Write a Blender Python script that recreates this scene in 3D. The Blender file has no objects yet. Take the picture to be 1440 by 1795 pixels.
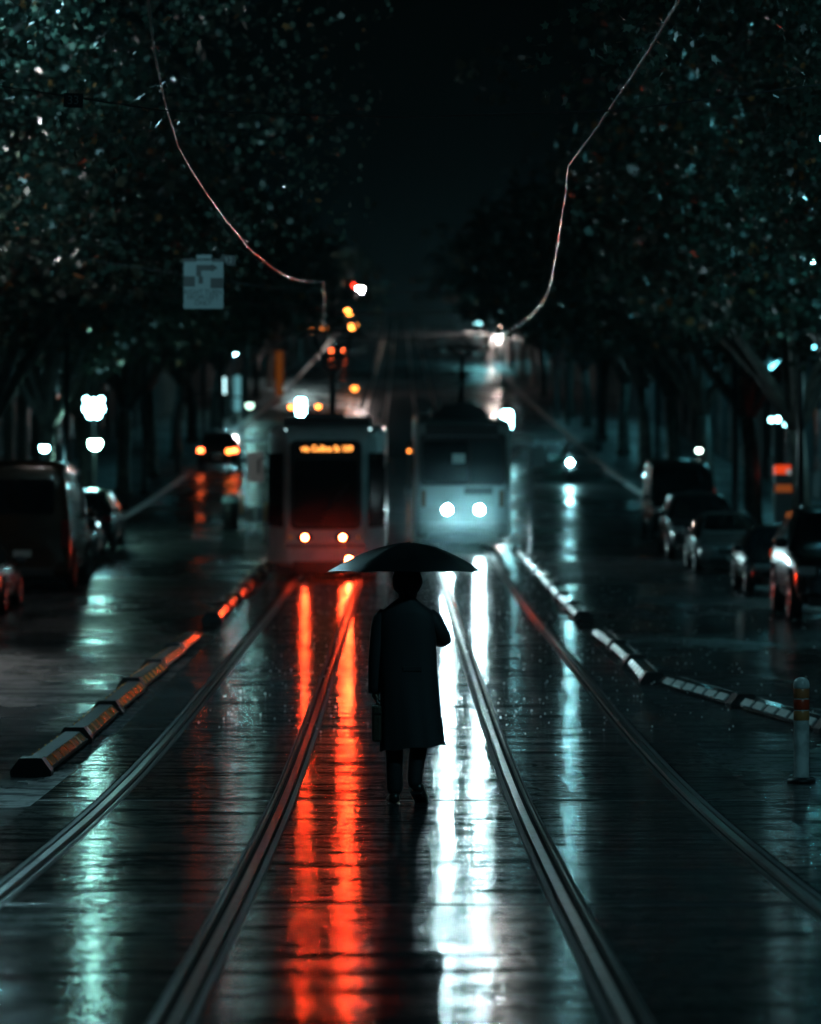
import bpy, bmesh, math, random
import numpy as np
from mathutils import Vector, Matrix, Euler
R = math.radians
rng = random.Random(7)
sc = bpy.context.scene
col = sc.collection
F = 6731.0            # focal length in picture pixels (135 mm on a 36 mm high frame of 1795 px)
HX, HY = 703.0, 1005.0
CAMZ = 1.9

# ------------------------------------------------------------------ ground profile
_T = [(-40,-1.80),(-10,-1.86),(0,-1.90),(10,-1.93),(17.5,-1.945),(24,-1.955),(32,-1.90),(41,-1.70),(50,-1.42),(60,-1.11),(70,-0.80),(87,-0.18),(105,0.55),
      (131,1.95),(157,3.55),(200,6.65),(300,14.0),(400,21.9),(600,38.2),(760,51.5),(820,56.0),(900,60.0),(1200,66.0),(1600,70.0)]
_X = np.array([t[0] for t in _T], float); _Z = np.array([t[1] for t in _T], float)
_M = np.gradient(_Z, _X)
def G(y):
    """height of the road surface at distance y"""
    y = min(max(y, _X[0]), _X[-1] - .01)
    i = int(np.searchsorted(_X, y, side='right') - 1); i = min(i, len(_X) - 2)
    h = _X[i+1] - _X[i]; t = (y - _X[i]) / h
    return CAMZ + ((2*t**3-3*t*t+1)*_Z[i] + (t**3-2*t*t+t)*h*_M[i] + (-2*t**3+3*t*t)*_Z[i+1] + (t**3-t*t)*h*_M[i+1])
def GP(x, y): return G(y) + (.15 if abs(x) > 9.3 else 0)
def slope(y): return math.atan2(G(y+1)-G(y-1), 2)
def at(px, py, d):
    s = F/d
    return Vector(((px-HX)/s, d, CAMZ-(py-HY)/s))

# ------------------------------------------------------------------ scene helpers
def tag(o, label=None, cat=None, group=None, kind=None):
    if label: o['label'] = label
    if cat: o['category'] = cat
    if group: o['group'] = group
    if kind: o['kind'] = kind
    return o
def empty(name, loc, rz=0, rx=0, label=None, cat=None, group=None):
    o = bpy.data.objects.new(name, None); col.objects.link(o)
    o.location = loc; o.rotation_euler = (rx, 0, rz); o.empty_display_size = .2
    return tag(o, label, cat, group)
class MB:
    def __init__(s): s.v = []; s.f = []; s.sm = []; s.mi = []; s.m = 0
    def add(s, vs, fs, smooth=False):
        n = len(s.v); s.v += [tuple(v) for v in vs]; s.f += [tuple(i+n for i in f) for f in fs]
        s.sm += [smooth]*len(fs); s.mi += [s.m]*len(fs); return s
    def box(s, c, d, rot=None, bev=0):
        x, y, z = (k/2 for k in d)
        if bev:
            b = min(bev, x*.9, y*.9, z*.9); vs = []
            bm = bmesh.new(); bmesh.ops.create_cube(bm, size=1, matrix=Matrix.Diagonal((d[0], d[1], d[2], 1)))
            bmesh.ops.bevel(bm, geom=list(bm.edges), offset=b, segments=2, profile=.5, affect='EDGES')
            bm.verts.ensure_lookup_table(); vs = [v.co.copy() for v in bm.verts]; fs = [[v.index for v in f.verts] for f in bm.faces]; bm.free()
        else:
            vs = [Vector((sx*x, sy*y, sz*z)) for sx in (-1,1) for sy in (-1,1) for sz in (-1,1)]
            fs = [(0,1,3,2),(4,6,7,5),(0,4,5,1),(2,3,7,6),(0,2,6,4),(1,5,7,3)]
        if rot is not None:
            m = Euler(rot).to_matrix(); vs = [m @ v for v in vs]
        return s.add([v+Vector(c) for v in vs], fs)
    def tube(s, pts, rad, n=10, cap=True, smooth=True):
        pts = [Vector(p) for p in pts]
        if not hasattr(rad, '__len__'): rad = [rad]*len(pts)
        vs = []; fs = []
        t0 = (pts[1]-pts[0]).normalized()
        up = Vector((0,0,1)) if abs(t0.z) < .9 else Vector((1,0,0))
        a = t0.cross(up).normalized()
        for i, p in enumerate(pts):
            t = (pts[min(i+1, len(pts)-1)]-pts[max(i-1, 0)]).normalized()
            a = (a - t*a.dot(t)).normalized(); b = t.cross(a)
            for k in range(n):
                an = 2*math.pi*k/n
                vs.append(p+(a*math.cos(an)+b*math.sin(an))*rad[i])
        for i in range(len(pts)-1):
            for k in range(n):
                fs.append((i*n+k, i*n+(k+1) % n, (i+1)*n+(k+1) % n, (i+1)*n+k))
        if cap: fs += [tuple(range(n))[::-1], tuple((len(pts)-1)*n+k for k in range(n))]
        return s.add(vs, fs, smooth)
    def lathe(s, prof, c=(0,0,0), n=24, smooth=True, axis='z'):
        vs = []; fs = []
        for r, z in prof:
            for k in range(n):
                an = 2*math.pi*k/n
                p = (r*math.cos(an), r*math.sin(an), z)
                if axis == 'y': p = (p[0], p[2], p[1])
                if axis == 'x': p = (p[2], p[0], p[1])
                vs.append((p[0]+c[0], p[1]+c[1], p[2]+c[2]))
        for i in range(len(prof)-1):
            for k in range(n): fs.append((i*n+k, i*n+(k+1) % n, (i+1)*n+(k+1) % n, (i+1)*n+k))
        return s.add(vs, fs, smooth)
    def ball(s, c, r, n=12, sc=(1,1,1)):
        pr = [(max(r*math.sin(math.pi*i/n), 1e-4), -r*math.cos(math.pi*i/n)) for i in range(n+1)]
        k = len(s.v); s.lathe(pr, (0,0,0), n*2)
        for i in range(k, len(s.v)):
            v = s.v[i]; s.v[i] = (v[0]*sc[0]+c[0], v[1]*sc[1]+c[1], v[2]*sc[2]+c[2])
        return s
    def loft(s, rings, caps=True, smooth=True):
        n = len(rings[0]); vs = [p for r in rings for p in r]; fs = []
        for i in range(len(rings)-1):
            for k in range(n): fs.append((i*n+k, i*n+(k+1) % n, (i+1)*n+(k+1) % n, (i+1)*n+k))
        if caps: fs += [tuple(range(n))[::-1], tuple((len(rings)-1)*n+k for k in range(n))]
        return s.add(vs, fs, smooth)
    def prism(s, poly, y0, y1):
        """polygon in x,z extruded along y"""
        n = len(poly)
        vs = [(x, y0, z) for x, z in poly]+[(x, y1, z) for x, z in poly]
        fs = [tuple(range(n)), tuple(range(2*n-1, n-1, -1))]+[(k, n+k, n+(k+1) % n, (k+1) % n) for k in range(n)]
        return s.add(vs, fs)
    def build(s, name, mats, parent=None, auto=False):
        me = bpy.data.meshes.new(name); me.from_pydata(s.v, [], s.f)
        if not isinstance(mats, (list, tuple)): mats = [mats]
        for m in mats: me.materials.append(m)
        me.polygons.foreach_set('use_smooth', s.sm)
        me.polygons.foreach_set('material_index', s.mi)
        bm = bmesh.new(); bm.from_mesh(me); bmesh.ops.recalc_face_normals(bm, faces=bm.faces)
        if auto:
            for e in bm.edges:
                if len(e.link_faces) == 2 and e.calc_face_angle(0) > R(35): e.smooth = False
        bm.to_mesh(me); bm.free(); me.update()
        o = bpy.data.objects.new(name, me); col.objects.link(o)
        if parent: o.parent = parent
        return o
def copy_tree(o, parent=None):
    c = o.copy(); col.objects.link(c); c.parent = parent
    for ch in list(o.children): copy_tree(ch, c)
    return c
def rrect(w, h, r, n=4, cx=0, cz=0):
    out = []
    for (sx, sz, a0) in ((1,1,0),(-1,1,90),(-1,-1,180),(1,-1,270)):
        for k in range(n+1):
            a = R(a0+90*k/n)
            out.append((cx+sx*(w/2-r)+r*math.cos(a), cz+sz*(h/2-r)+r*math.sin(a)))
    return out

# ------------------------------------------------------------------ materials
_MC = {}
def mat(name, c, rough=.5, metal=0, emit=None, es=0, coat=0, bump=None, var=None, spec=.5):
    if name in _MC: return _MC[name]
    m = bpy.data.materials.new(name); m.use_nodes = True; nt = m.node_tree; N = nt.nodes; L = nt.links
    b = N['Principled BSDF']
    b.inputs['Base Color'].default_value = (*c, 1); b.inputs['Roughness'].default_value = rough; b.inputs['Metallic'].default_value = metal
    b.inputs['Coat Weight'].default_value = coat; b.inputs['Coat Roughness'].default_value = .08; b.inputs['Specular IOR Level'].default_value = spec
    if emit:
        b.inputs['Emission Color'].default_value = (*emit, 1); b.inputs['Emission Strength'].default_value = es
    if bump or var:
        tc = N.new('ShaderNodeTexCoord')
        if bump:
            no = N.new('ShaderNodeTexNoise'); no.inputs['Scale'].default_value = bump[0]; no.inputs['Detail'].default_value = 4
            bp = N.new('ShaderNodeBump'); bp.inputs['Distance'].default_value = bump[1]; bp.inputs['Strength'].default_value = 1
            L.new(tc.outputs['Object'], no.inputs['Vector']); L.new(no.outputs['Fac'], bp.inputs['Height']); L.new(bp.outputs['Normal'], b.inputs['Normal'])
        if var:
            n2 = N.new('ShaderNodeTexNoise'); n2.inputs['Scale'].default_value = var[0]; n2.inputs['Detail'].default_value = 5
            mx = N.new('ShaderNodeMix'); mx.data_type = 'RGBA'
            mx.inputs[6].default_value = (*c, 1); mx.inputs[7].default_value = (*var[1], 1)
            rp = N.new('ShaderNodeValToRGB'); rp.color_ramp.elements[0].position = .42; rp.color_ramp.elements[1].position = .62
            L.new(tc.outputs['Object'], n2.inputs['Vector']); L.new(n2.outputs['Fac'], rp.inputs['Fac']); L.new(rp.outputs['Color'], mx.inputs[0])
            L.new(mx.outputs[2], b.inputs['Base Color'])
    _MC[name] = m
    return m
def emi(name, c, s):
    if name in _MC: return _MC[name]
    m = bpy.data.materials.new(name); m.use_nodes = True; nt = m.node_tree
    nt.nodes.remove(nt.nodes['Principled BSDF'])
    e = nt.nodes.new('ShaderNodeEmission'); e.inputs[0].default_value = (*c, 1); e.inputs[1].default_value = s
    nt.links.new(e.outputs[0], nt.nodes['Material Output'].inputs['Surface'])
    _MC[name] = m; return m

def wet_ground(name, base, base2, rip=.0055, rip_scale=(.7, 4.5), rough=(.16, .44), grain=.0006, joint=0.0, patch=.30):
    m = bpy.data.materials.new(name); m.use_nodes = True; nt = m.node_tree; N = nt.nodes; L = nt.links
    b = N['Principled BSDF']; tc = N.new('ShaderNodeTexCoord')
    def mp(sx, sy, sz=1, lx=0, ly=0):
        a = N.new('ShaderNodeMapping'); a.inputs['Scale'].default_value = (sx, sy, sz); a.inputs['Location'].default_value = (lx, ly, 0)
        L.new(tc.outputs['Object'], a.inputs['Vector']); return a.outputs[0]
    def noise(vec, sc_, det=3, ro=.5):
        a = N.new('ShaderNodeTexNoise'); a.inputs['Scale'].default_value = sc_; a.inputs['Detail'].default_value = det; a.inputs['Roughness'].default_value = ro
        L.new(vec, a.inputs['Vector']); return a.outputs['Fac']
    def ramp(f, a, b_, va=0., vb=1.):
        r = N.new('ShaderNodeMapRange'); r.inputs[1].default_value = a; r.inputs[2].default_value = b_; r.inputs[3].default_value = va; r.inputs[4].default_value = vb
        L.new(f, r.inputs[0]); return r.outputs[0]
    def mth(op, a, b_=None):
        n = N.new('ShaderNodeMath'); n.operation = op
        for i, k in enumerate((a, b_)):
            if k is None: continue
            if isinstance(k, (int, float)): n.inputs[i].default_value = k
            else: L.new(k, n.inputs[i])
        return n.outputs[0]
    patchn = noise(mp(1, .45), patch, 5, .6)
    pud = ramp(patchn, .44, .58)                    # 1 = rough damp, 0 = standing water
    fine = noise(mp(1, 1), 2.2, 6, .65)
    fmask = ramp(fine, .4, .6)
    mx = N.new('ShaderNodeMix'); mx.data_type = 'RGBA'; mx.inputs[6].default_value = (*base, 1); mx.inputs[7].default_value = (*base2, 1)
    L.new(fmask, mx.inputs[0]); L.new(mx.outputs[2], b.inputs['Base Color'])
    ro = ramp(mth('ADD', mth('MULTIPLY', pud, .75), mth('MULTIPLY', fine, .5)), .1, 1.05, rough[0], rough[1])
    L.new(ro, b.inputs['Roughness'])
    b.inputs['Specular IOR Level'].default_value = .55
    # heights: transverse ripples, grit, aggregate
    ripn = noise(mp(*rip_scale), 1.0, 4, .62)
    rip2 = noise(mp(rip_scale[0]*2.3, rip_scale[1]*4.5), 1.0, 3, .6)
    gr = noise(mp(1, 1), 55., 2, .7)
    gmask = ramp(noise(mp(1, .7, 1, 13, 7), .55, 4, .65), .50, .56, .12, 3.0)
    rip3 = noise(mp(rip_scale[0]*.8, 1.5, 1, 5, 3), 1.0, 2, .5)
    h = mth('ADD', mth('MULTIPLY', ripn, rip), mth('MULTIPLY', rip2, rip*.30))
    h = mth('ADD', h, mth('MULTIPLY', rip3, .030))
    # drained streaks across the road and worn specks: matt, not wet
    dry = ramp(noise(mp(.85, 2.3, 1, 9, 2), 1.0, 5, .74), .51, .575)
    speck = ramp(noise(mp(9., 4.0, 1, 3, 1), 1.0, 3, .6), .50, .60)
    pz = ramp(noise(mp(.5, .35, 1, 2, 8), 1.0, 4, .6), .42, .60, .12, .75)
    matt = mth('MAXIMUM', mth('MULTIPLY', dry, .74), mth('MULTIPLY', speck, pz))
    h = mth('ADD', h, mth('MULTIPLY', speck, -.0005))
    L.new(ro, b.inputs['Roughness'])
    h = mth('ADD', h, mth('MULTIPLY', mth('MULTIPLY', gr, gmask), grain))
    if joint:
        sp = N.new('ShaderNodeSeparateXYZ'); L.new(tc.outputs['Object'], sp.inputs[0])
        fr = mth('FRACT', mth('DIVIDE', mth('ADD', sp.outputs['Y'], -31.75+joint*40), joint))
        jd = mth('ABSOLUTE', mth('ADD', fr, -.5)); jm = ramp(jd, .5-.09/joint, .5, 0, 1)   # around the fract seam
        h = mth('SUBTRACT', h, mth('MULTIPLY', jm, .012))
        b2 = N.new('ShaderNodeMix'); b2.data_type = 'RGBA'; b2.inputs[7].default_value = (.008, .008, .009, 1)
        L.new(jm, b2.inputs[0]); L.new(mx.outputs[2], b2.inputs[6]); L.new(b2.outputs[2], b.inputs['Base Color'])
        r2 = mth('ADD', ro, mth('MULTIPLY', jm, .5)); L.new(r2, b.inputs['Roughness'])
        matt = mth('MAXIMUM', matt, ramp(jm, .2, .9, 0, .95))
    bp = N.new('ShaderNodeBump'); bp.inputs['Distance'].default_value = 1; bp.inputs['Strength'].default_value = 1
    L.new(h, bp.inputs['Height']); L.new(bp.outputs['Normal'], b.inputs['Normal'])
    df = N.new('ShaderNodeBsdfDiffuse'); df.inputs['Color'].default_value = (*base2, 1); L.new(bp.outputs['Normal'], df.inputs['Normal'])
    ms = N.new('ShaderNodeMixShader'); L.new(matt, ms.inputs[0]); L.new(b.outputs[0], ms.inputs[1]); L.new(df.outputs[0], ms.inputs[2])
    L.new(ms.outputs[0], N['Material Output'].inputs['Surface'])
    return m

TEAL = (.18, .84, 1.0); ICE = (.36, .92, 1.0); PINK = (1.0, .70, .58); GRN = (.42, 1.0, .72)
M_road = wet_ground('wet_asphalt', (.016, .018, .020), (.030, .032, .034), rip=.014, rip_scale=(.45, 2.6), rough=(.13, .42), grain=.0016, patch=.26)
M_bed = wet_ground('wet_track_slab', (.018, .020, .022), (.034, .035, .037), rip=.0135, rip_scale=(.42, 3.4), rough=(.10, .165), grain=.0002, joint=9.4, patch=.4)
M_pave = wet_ground('wet_pavement', (.07, .07, .072), (.11, .11, .11), rip=.002, rip_scale=(2, 2), rough=(.25, .5), grain=.0006)
M_kerb = mat('kerb_bluestone', (.16, .16, .165), .35, bump=(20, .004))
M_steel = mat('rail_steel', (.22, .22, .23), .28, 1.0, bump=(26, .005), var=(6, (.16, .13, .11)))
M_seal = mat('rail_seal', (.028, .029, .031), .5, bump=(22, .006))
M_rubber = mat('black_rubber', (.018, .018, .02), .35, bump=(40, .002))
M_black = mat('matt_black', (.012, .012, .014), .5)
M_dark = mat('dark_metal', (.03, .033, .036), .35, .3)
M_glass = mat('dark_glass', (.008, .010, .012), .06, spec=.7)
M_grey = mat('grey_metal', (.22, .23, .24), .35, .6)
M_white = mat('white_paint', (.62, .63, .63), .3, coat=.3, var=(2.5, (.5, .51, .5)))
M_chrome = mat('chrome', (.7, .7, .7), .12, 1.0)
M_bark = mat('wet_bark', (.05, .046, .04), .45, bump=(9, .03), var=(3, (.12, .11, .095)))

# ------------------------------------------------------------------ structure: ground, road, track bed, pavements
YS = [y*1.0 for y in range(-14, 110)] + [110+y*3.0 for y in range(64)] + [302+y*12.0 for y in range(60)]
def ribbon(name, xz, mtl, ys=YS, smooth=True, kind='structure', parent=None):
    """sheet: cross-section points (x, dz) swept along the road profile"""
    n = len(xz); vs = [(x, y, G(y)+dz) for y in ys for x, dz in xz]
    fs = [(i*n+k, i*n+k+1, (i+1)*n+k+1, (i+1)*n+k) for i in range(len(ys)-1) for k in range(n-1)]
    mb = MB(); mb.add(vs, fs, smooth); me = bpy.data.meshes.new(name)
    me.from_pydata(mb.v, [], mb.f); me.materials.append(mtl); me.polygons.foreach_set('use_smooth', mb.sm)
    o = bpy.data.objects.new(name, me); col.objects.link(o)
    if kind: o['kind'] = kind
    if parent: o.parent = parent
    return o
ribbon('ground', [(-500,-.25),(-60,-.25),(-30,-.22),(0,-.22),(30,-.22),(60,-.25),(500,-.25)], mat('earth', (.03,.03,.03), .7))
ribbon('road', [(-9.28,-.03),(-6,-.01),(-3.3,0),(3.3,0),(6,-.01),(9.28,-.03)], M_road)
def bed(a, b):
    ribbon('track_bed', [(a,.03),(b,.03)], M_bed)
    ribbon('track_bed', [(a-.004,-.01),(a-.0002,.029)], M_bed, smooth=False); ribbon('track_bed', [(b+.0002,.029),(b+.004,-.01)], M_bed, smooth=False)
bed(-3.0, -2.528)
RX = [-2.41, -.975, .975, 2.41]
for a, b in ((-2.30,-1.085),(-.865,.865),(1.085,2.30)):
    bed(a, b)
bed(2.528, 3.0)
for s in (-1, 1):
    xs = [(s*9.3,-.06),(s*9.32,.15),(s*9.65,.155)]
    ribbon('kerb', xs if s > 0 else xs[::-1], M_kerb, smooth=False)
    xs = [(s*9.655,.15),(s*12,.17),(s*15.2,.2)]
    ribbon('pavement', xs if s > 0 else xs[::-1], M_pave)

M_shade = mat('groove_shade', (.006,.006,.006), .9, spec=.1)  # black strips laid as shade in the rail groove and edge gap
# rails: grooved tram rail, head + groove + lip, with sealed edges
rail_where = ['outer rail of the track under the tram with red tail lamps', 'inner rail of the track under the tram with red tail lamps',
              'inner rail of the track under the tram with white headlamps', 'outer rail of the track under the tram with white headlamps']
for i, x in enumerate(RX):
    s = 1 if i % 2 == 0 else -1       # groove on the gauge side
    def pr(l): return [(x+s*a, b) for a, b in (l if s > 0 else l[::-1])]
    ys = [y*.5 for y in range(-20, 200)]+[100+y*2.0 for y in range(60)]+[222+y*10.0 for y in range(50)]
    o = ribbon('tram_rail', pr([(-.045,.0),(-.040,.033),(.018,.036),(.026,.006),(.058,.006),(.066,.033),(.082,.033),(.088,.0)]), M_steel, ys, smooth=False, kind=None)
    tag(o, 'wet grooved steel rail, '+rail_where[i], 'tram rail', 'tram rails in the road')
    ribbon('rail_seal', pr([(-.104,-.005),(-.102,.0302),(-.062,.0308),(-.058,.002)]), M_seal, ys, smooth=False, kind=None, parent=o)
    ribbon('rail_seal', pr([(.092,.0),(.094,.0308),(.104,.0302),(.106,-.005)]), M_seal, ys, smooth=False, kind=None, parent=o)
    ribbon('groove_shade', pr([(.0265,.014),(.0575,.014)]), M_shade, ys, smooth=False, kind=None, parent=o)
    ribbon('groove_shade', pr([(-.0575,.012),(-.046,.012)]), M_shade, ys, smooth=False, kind=None, parent=o)

# ------------------------------------------------------------------ lane separator kerbs
M_sepk = mat('separator_rubber', (.016, .016, .018), .5, bump=(18, .006), var=(5, (.035, .034, .032)))
M_refo = mat('amber_reflector', (.85, .38, .08), .19, coat=1)
M_refw = mat('pale_reflector', (.8, .8, .78), .3, coat=1)
M_sepw = mat('separator_wet', (.02, .02, .022), .24, coat=.8, bump=(18, .005))
def separator(L_, refl, nref=6, M_sepk=M_sepk):
    e = empty('lane_separator', (0,0,0))
    b = MB()
    prof = [(-.15,0),(.15,0),(.15,.03),(.075,.11),(-.075,.11),(-.15,.03)]
    rings = []
    for y, k in ((0,.35),(.10,1),(L_-.10,1),(L_,.35)):
        rings.append([(x, y, .02+z*(k if z > .06 else 1)) for x, z in prof])
    b.loft(rings, smooth=False); b.build('kerb_body', M_sepk, e)
    k = MB(); k.prism([(-.185,.0),(.185,.0),(.185,.05),(.10,.165),(-.10,.165),(-.185,.05)], -.20, .08); k.build('end_connector', M_black, e)
    for sx in (-1, 1):
        for i in range(nref):
            r = MB(); l = (L_-.5)/nref; y = .25+i*l+l/2
            a = math.atan2(.08, .075)
            r.box((sx*.1165, y, .0925), (.094, l*.72, .020), (0, sx*a, 0), bev=.004)
            r.build('reflector', refl, e)
    return e
def sep_place(e, p0, p1):
    p0 = (p0[0]+rng.uniform(-.03,.03), p0[1]); p1 = (p1[0]+rng.uniform(-.03,.03), p1[1])
    d = Vector((p1[0]-p0[0], p1[1]-p0[1])); rz = -math.atan2(d.x, d.y)
    e.location = (p0[0], p0[1], G(p0[1])); e.rotation_euler = (math.atan2(G(p1[1])-G(p0[1]), d.length), 0, rz)
ORD = ['first','second','third','fourth','fifth','sixth','seventh','eighth','ninth','tenth','eleventh','twelfth','thirteenth','fourteenth','fifteenth','sixteenth','seventeenth','eighteenth','nineteenth','twentieth']
LS = 4.15
so = separator(LS, M_refo); sw = separator(LS, M_refw, 6, M_sepw)
ylist = [35.2+i*4.42 for i in range(6)] + [68.5+i*4.42 for i in range(8)]
for i, y in enumerate(ylist):
    e = so if i == 0 else copy_tree(so)
    sep_place(e, (-3.36, y), (-3.33 if i < 6 else -3.4, y+LS))
    tag(e, 'black lane kerb with amber reflectors, %s of %s' % (ORD[i] if i < 6 else ORD[i-6], 'the closer run beside the track' if i < 6 else 'the distant run near the red-lamped tram'), 'lane kerb', 'lane kerbs with amber reflectors')
for i, (p0, p1) in enumerate([((3.28, 49.6), (3.30, 53.75)), ((3.30, 54.0), (3.30, 58.15)), ((3.30, 58.4), (3.28, 62.5))] + [((3.3, 69+j*4.42), (3.3, 69+j*4.42+LS)) for j in range(9)] + [((4.02, 45.2), (3.42, 49.3)), ((4.62, 41.0), (4.08, 45.0)), ((5.3, 37.2), (4.68, 40.8))]):
    e = sw if i == 0 else copy_tree(sw)
    sep_place(e, p0, p1)
    w = 'the short straight run below the gap' if i < 3 else ('the bright run beside the headlamped tram' if i < 12 else 'the bend swinging out behind the bollard')
    k = i if i < 3 else (i-3 if i < 12 else i-12)
    tag(e, 'black lane kerb with pale reflectors, %s of %s' % (ORD[k], w), 'lane kerb', 'lane kerbs with pale reflectors')

# ------------------------------------------------------------------ bollard
p = at(1405, 1370, 34.2); gz = G(34.2)
e = empty('bollard', (p.x, 34.2, gz), label='white flexible bollard with red and orange bands standing alone on the wet lane', cat='bollard')
M_boll = mat('bollard_white', (.7,.72,.72), .35, coat=.4, var=(7, (.4,.42,.42)))
MB().lathe([(.001,.0),(.13,.0),(.125,.03),(.08,.045),(.07,.05),(.07,.0)], n=28).build('base', M_black, e)
MB().lathe([(.072,.04),(.069,.06),(.069,.55)], n=28).build('post', M_boll, e)
MB().lathe([(.067,.55),(.067,.845)], n=28).build('core', M_boll, e)
for z0, z1, c in ((.555,.64,(.55,.22,.08)),(.65,.742,(.5,.05,.02)),(.752,.838,(.5,.17,.07))):
    MB().lathe([(.069,z0),(.0715,z0+.004),(.0715,z1-.004),(.069,z1)], n=28).build('reflective_band', mat('band%.2f' % z0, c, .3, coat=.5), e)
MB().lathe([(.0725,.845),(.0735,.85),(.0735,.875),(.066,.905),(.048,.926),(.02,.938),(.001,.94)], n=28).build('cap', M_boll, e)

# ------------------------------------------------------------------ text helper
def text_obj(s, size, mtl, parent, loc, rot=(R(90),0,0), ext=.002, xs=1, name='lettering', bold=0):
    cu = bpy.data.curves.new(name, 'FONT'); cu.body = s; cu.size = size; cu.align_x = 'CENTER'; cu.align_y = 'CENTER'; cu.extrude = ext; cu.offset = bold
    t = bpy.data.objects.new('tmp_text', cu); col.objects.link(t)
    dg = bpy.context.evaluated_depsgraph_get(); me = bpy.data.meshes.new_from_object(t.evaluated_get(dg))
    bpy.data.objects.remove(t); me.materials.clear(); me.materials.append(mtl)
    o = bpy.data.objects.new(name, me); col.objects.link(o); o.parent = parent; o.location = loc; o.rotation_euler = rot; o.scale = (xs,1,1)
    return o

# ------------------------------------------------------------------ trams (front end at local y=0, facing -y)
def disc(mb, c, r, n=20, t=.02):
    mb.lathe([(.001,-t),(r*.8,-t*.9),(r,-t*.3),(r,t)], c, n, axis='y'); return mb
L_RED = emi('red_tail_lamp', (1.0, .052, .012), 620.)
L_RED2 = emi('red_fog_lamp', (1.0, .05, .012), 1000.)
L_HEAD = emi('tram_head_lamp', (.60, .94, 1.0), 1350.)
def wheel_set(e, ys, w=1.0):
    for y in ys:
        for s in (-1, 1):
            MB().lathe([(.001,.06),(.3,.06),(.33,.03),(.33,-.05),(.001,-.05)], (s*.74, y, .36), 20, axis='x').build('wheel', M_steel, e)
def tram_modern(y0, x0):
    e = empty('tram', (x0, y0, G(y0)+.044), rx=slope(y0+8), label='pale low-floor tram with red tail lamps and a lit orange destination display', cat='tram')
    body = MB()
    # plan: flat face, chamfered corners, full width
    secs = [(0.00,.86,.42,2.98,.10),(0.05,.90,.34,3.10,.10),(0.10,.92,.30,3.22,.12),(.30,1.06,.28,3.34,.15),(.62,1.23,.28,3.42,.2),(.80,1.30,.28,3.45,.22),(1.2,1.325,.28,3.47,.22),(21.0,1.325,.28,3.47,.22),(21.8,1.1,.3,3.3,.2),(22,.9,.5,3.0,.1)]
    rings = []
    for (y, hw, zb, zt, r) in secs:
        rings.append([(x, y, z) for x, z in rrect(hw*2, zt-zb, r, 5, 0, (zt+zb)/2)])
    body.loft(rings, smooth=True); body.build('body', M_white, e, auto=True)
    # windscreen with black mask
    b = MB(); b.prism(rrect(1.62, 2.02, .16, 6, 0, 2.14), -.035, .06); b.build('windscreen_surround', M_black, e)
    b = MB(); b.prism(rrect(1.46, 1.46, .10, 6, 0, 1.98), -.052, -.03); b.build('windscreen', M_glass, e)
    w = MB(); w.tube([(-.1,-.07,1.22),(.05,-.075,1.6),(.35,-.075,1.98)], .012, 6); w.tube([(.2,-.075,1.7),(.5,-.075,2.15)], .012, 6); w.build('wiper', M_black, e)
    # destination display
    b = MB(); b.prism(rrect(1.44, .30, .04, 4, 0, 2.97), -.048, -.03)
    d = b.build('destination_display', M_black, e)
    text_obj('via Collins St 109', .185, emi('display_amber', (1.0, .33, .06), 3.4), d, (0.03, -.052, 2.955), ext=.003, xs=.90, bold=.004)
    # corner glass on the chamfers and side glazing
    for s in (-1, 1):
        g = MB(); a, bq = Vector((s*.965, .16)), Vector((s*1.285, .735)); nrm = Vector((s*.87, -.49))*.05
        for t in (0,):
            vs = [(a.x+nrm.x, a.y+nrm.y, 1.18),(bq.x+nrm.x, bq.y+nrm.y, 1.18),(bq.x+nrm.x, bq.y+nrm.y, 2.86),(a.x+nrm.x, a.y+nrm.y, 2.86)]
            vs += [(v[0]-nrm.x*1.6, v[1]-nrm.y*1.6, v[2]) for v in vs]
            g.add(vs, [(0,1,2,3),(7,6,5,4),(0,4,5,1),(1,5,6,2),(2,6,7,3),(3,7,4,0)])
        g.build('corner_window', M_glass, e)
        for k in range(8):
            y = 1.15+k*2.4
            if k in (1, 4, 6):
                q = MB(); q.box((s*1.325, y+1.1, 1.62), (.03, 1.3, 2.25), bev=.01); dr = q.build('door', M_dark, e)
                for dy in (-.31, .31):
                    q = MB(); q.box((s*1.341, y+1.1+dy, 1.75), (.012, .54, 1.7), bev=.004); q.build('door_glass', M_glass, dr)
            else:
                q = MB(); q.box((s*1.325, y+1.1, 1.95), (.026, 2.15, 1.15), bev=.01); q.build('side_window', M_glass, e)
        MB().tube([(s*1.3,.55,2.75),(s*1.5,.35,2.72)], .018, 6).box((s*1.53,.33,2.55), (.05,.16,.34), bev=.02).build('mirror', M_black, e)
    # bumper, skirt, coupler
    b = MB(); b.prism(rrect(1.84, .10, .04, 3, 0, .76), -.03, .06); b.build('bumper_strip', M_grey, e)
    b = MB(); b.prism(rrect(1.5, .22, .05, 3, 0, .30), -.02, .3); b.build('coupler_cover', M_black, e)
    b = MB(); b.box((0, 9.2, .22), (2.3, 17.6, .26)); b.build('underframe', M_black, e)
    wheel_set(e, (2.2, 4.0, 12.5, 14.3, 18.4))
    # lamps
    for x in (-.47, .385):
        f = MB(); f.prism(rrect(.34, .17, .07, 4, x, .95), -.015, .05); f = f.build('lamp_housing', M_dark, e)
        disc(MB(), (x, -.03, .95), .062).build('tail_lamp', L_RED, f)
        MB().lathe([(.066,.03),(.072,.03),(.078,-.055),(.070,-.055),(.066,.03)], (x,-.03,.95), 24, axis='y').build('spill_hood', M_black, f)  # hood added to keep the red lamp light off the bodywork
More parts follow.
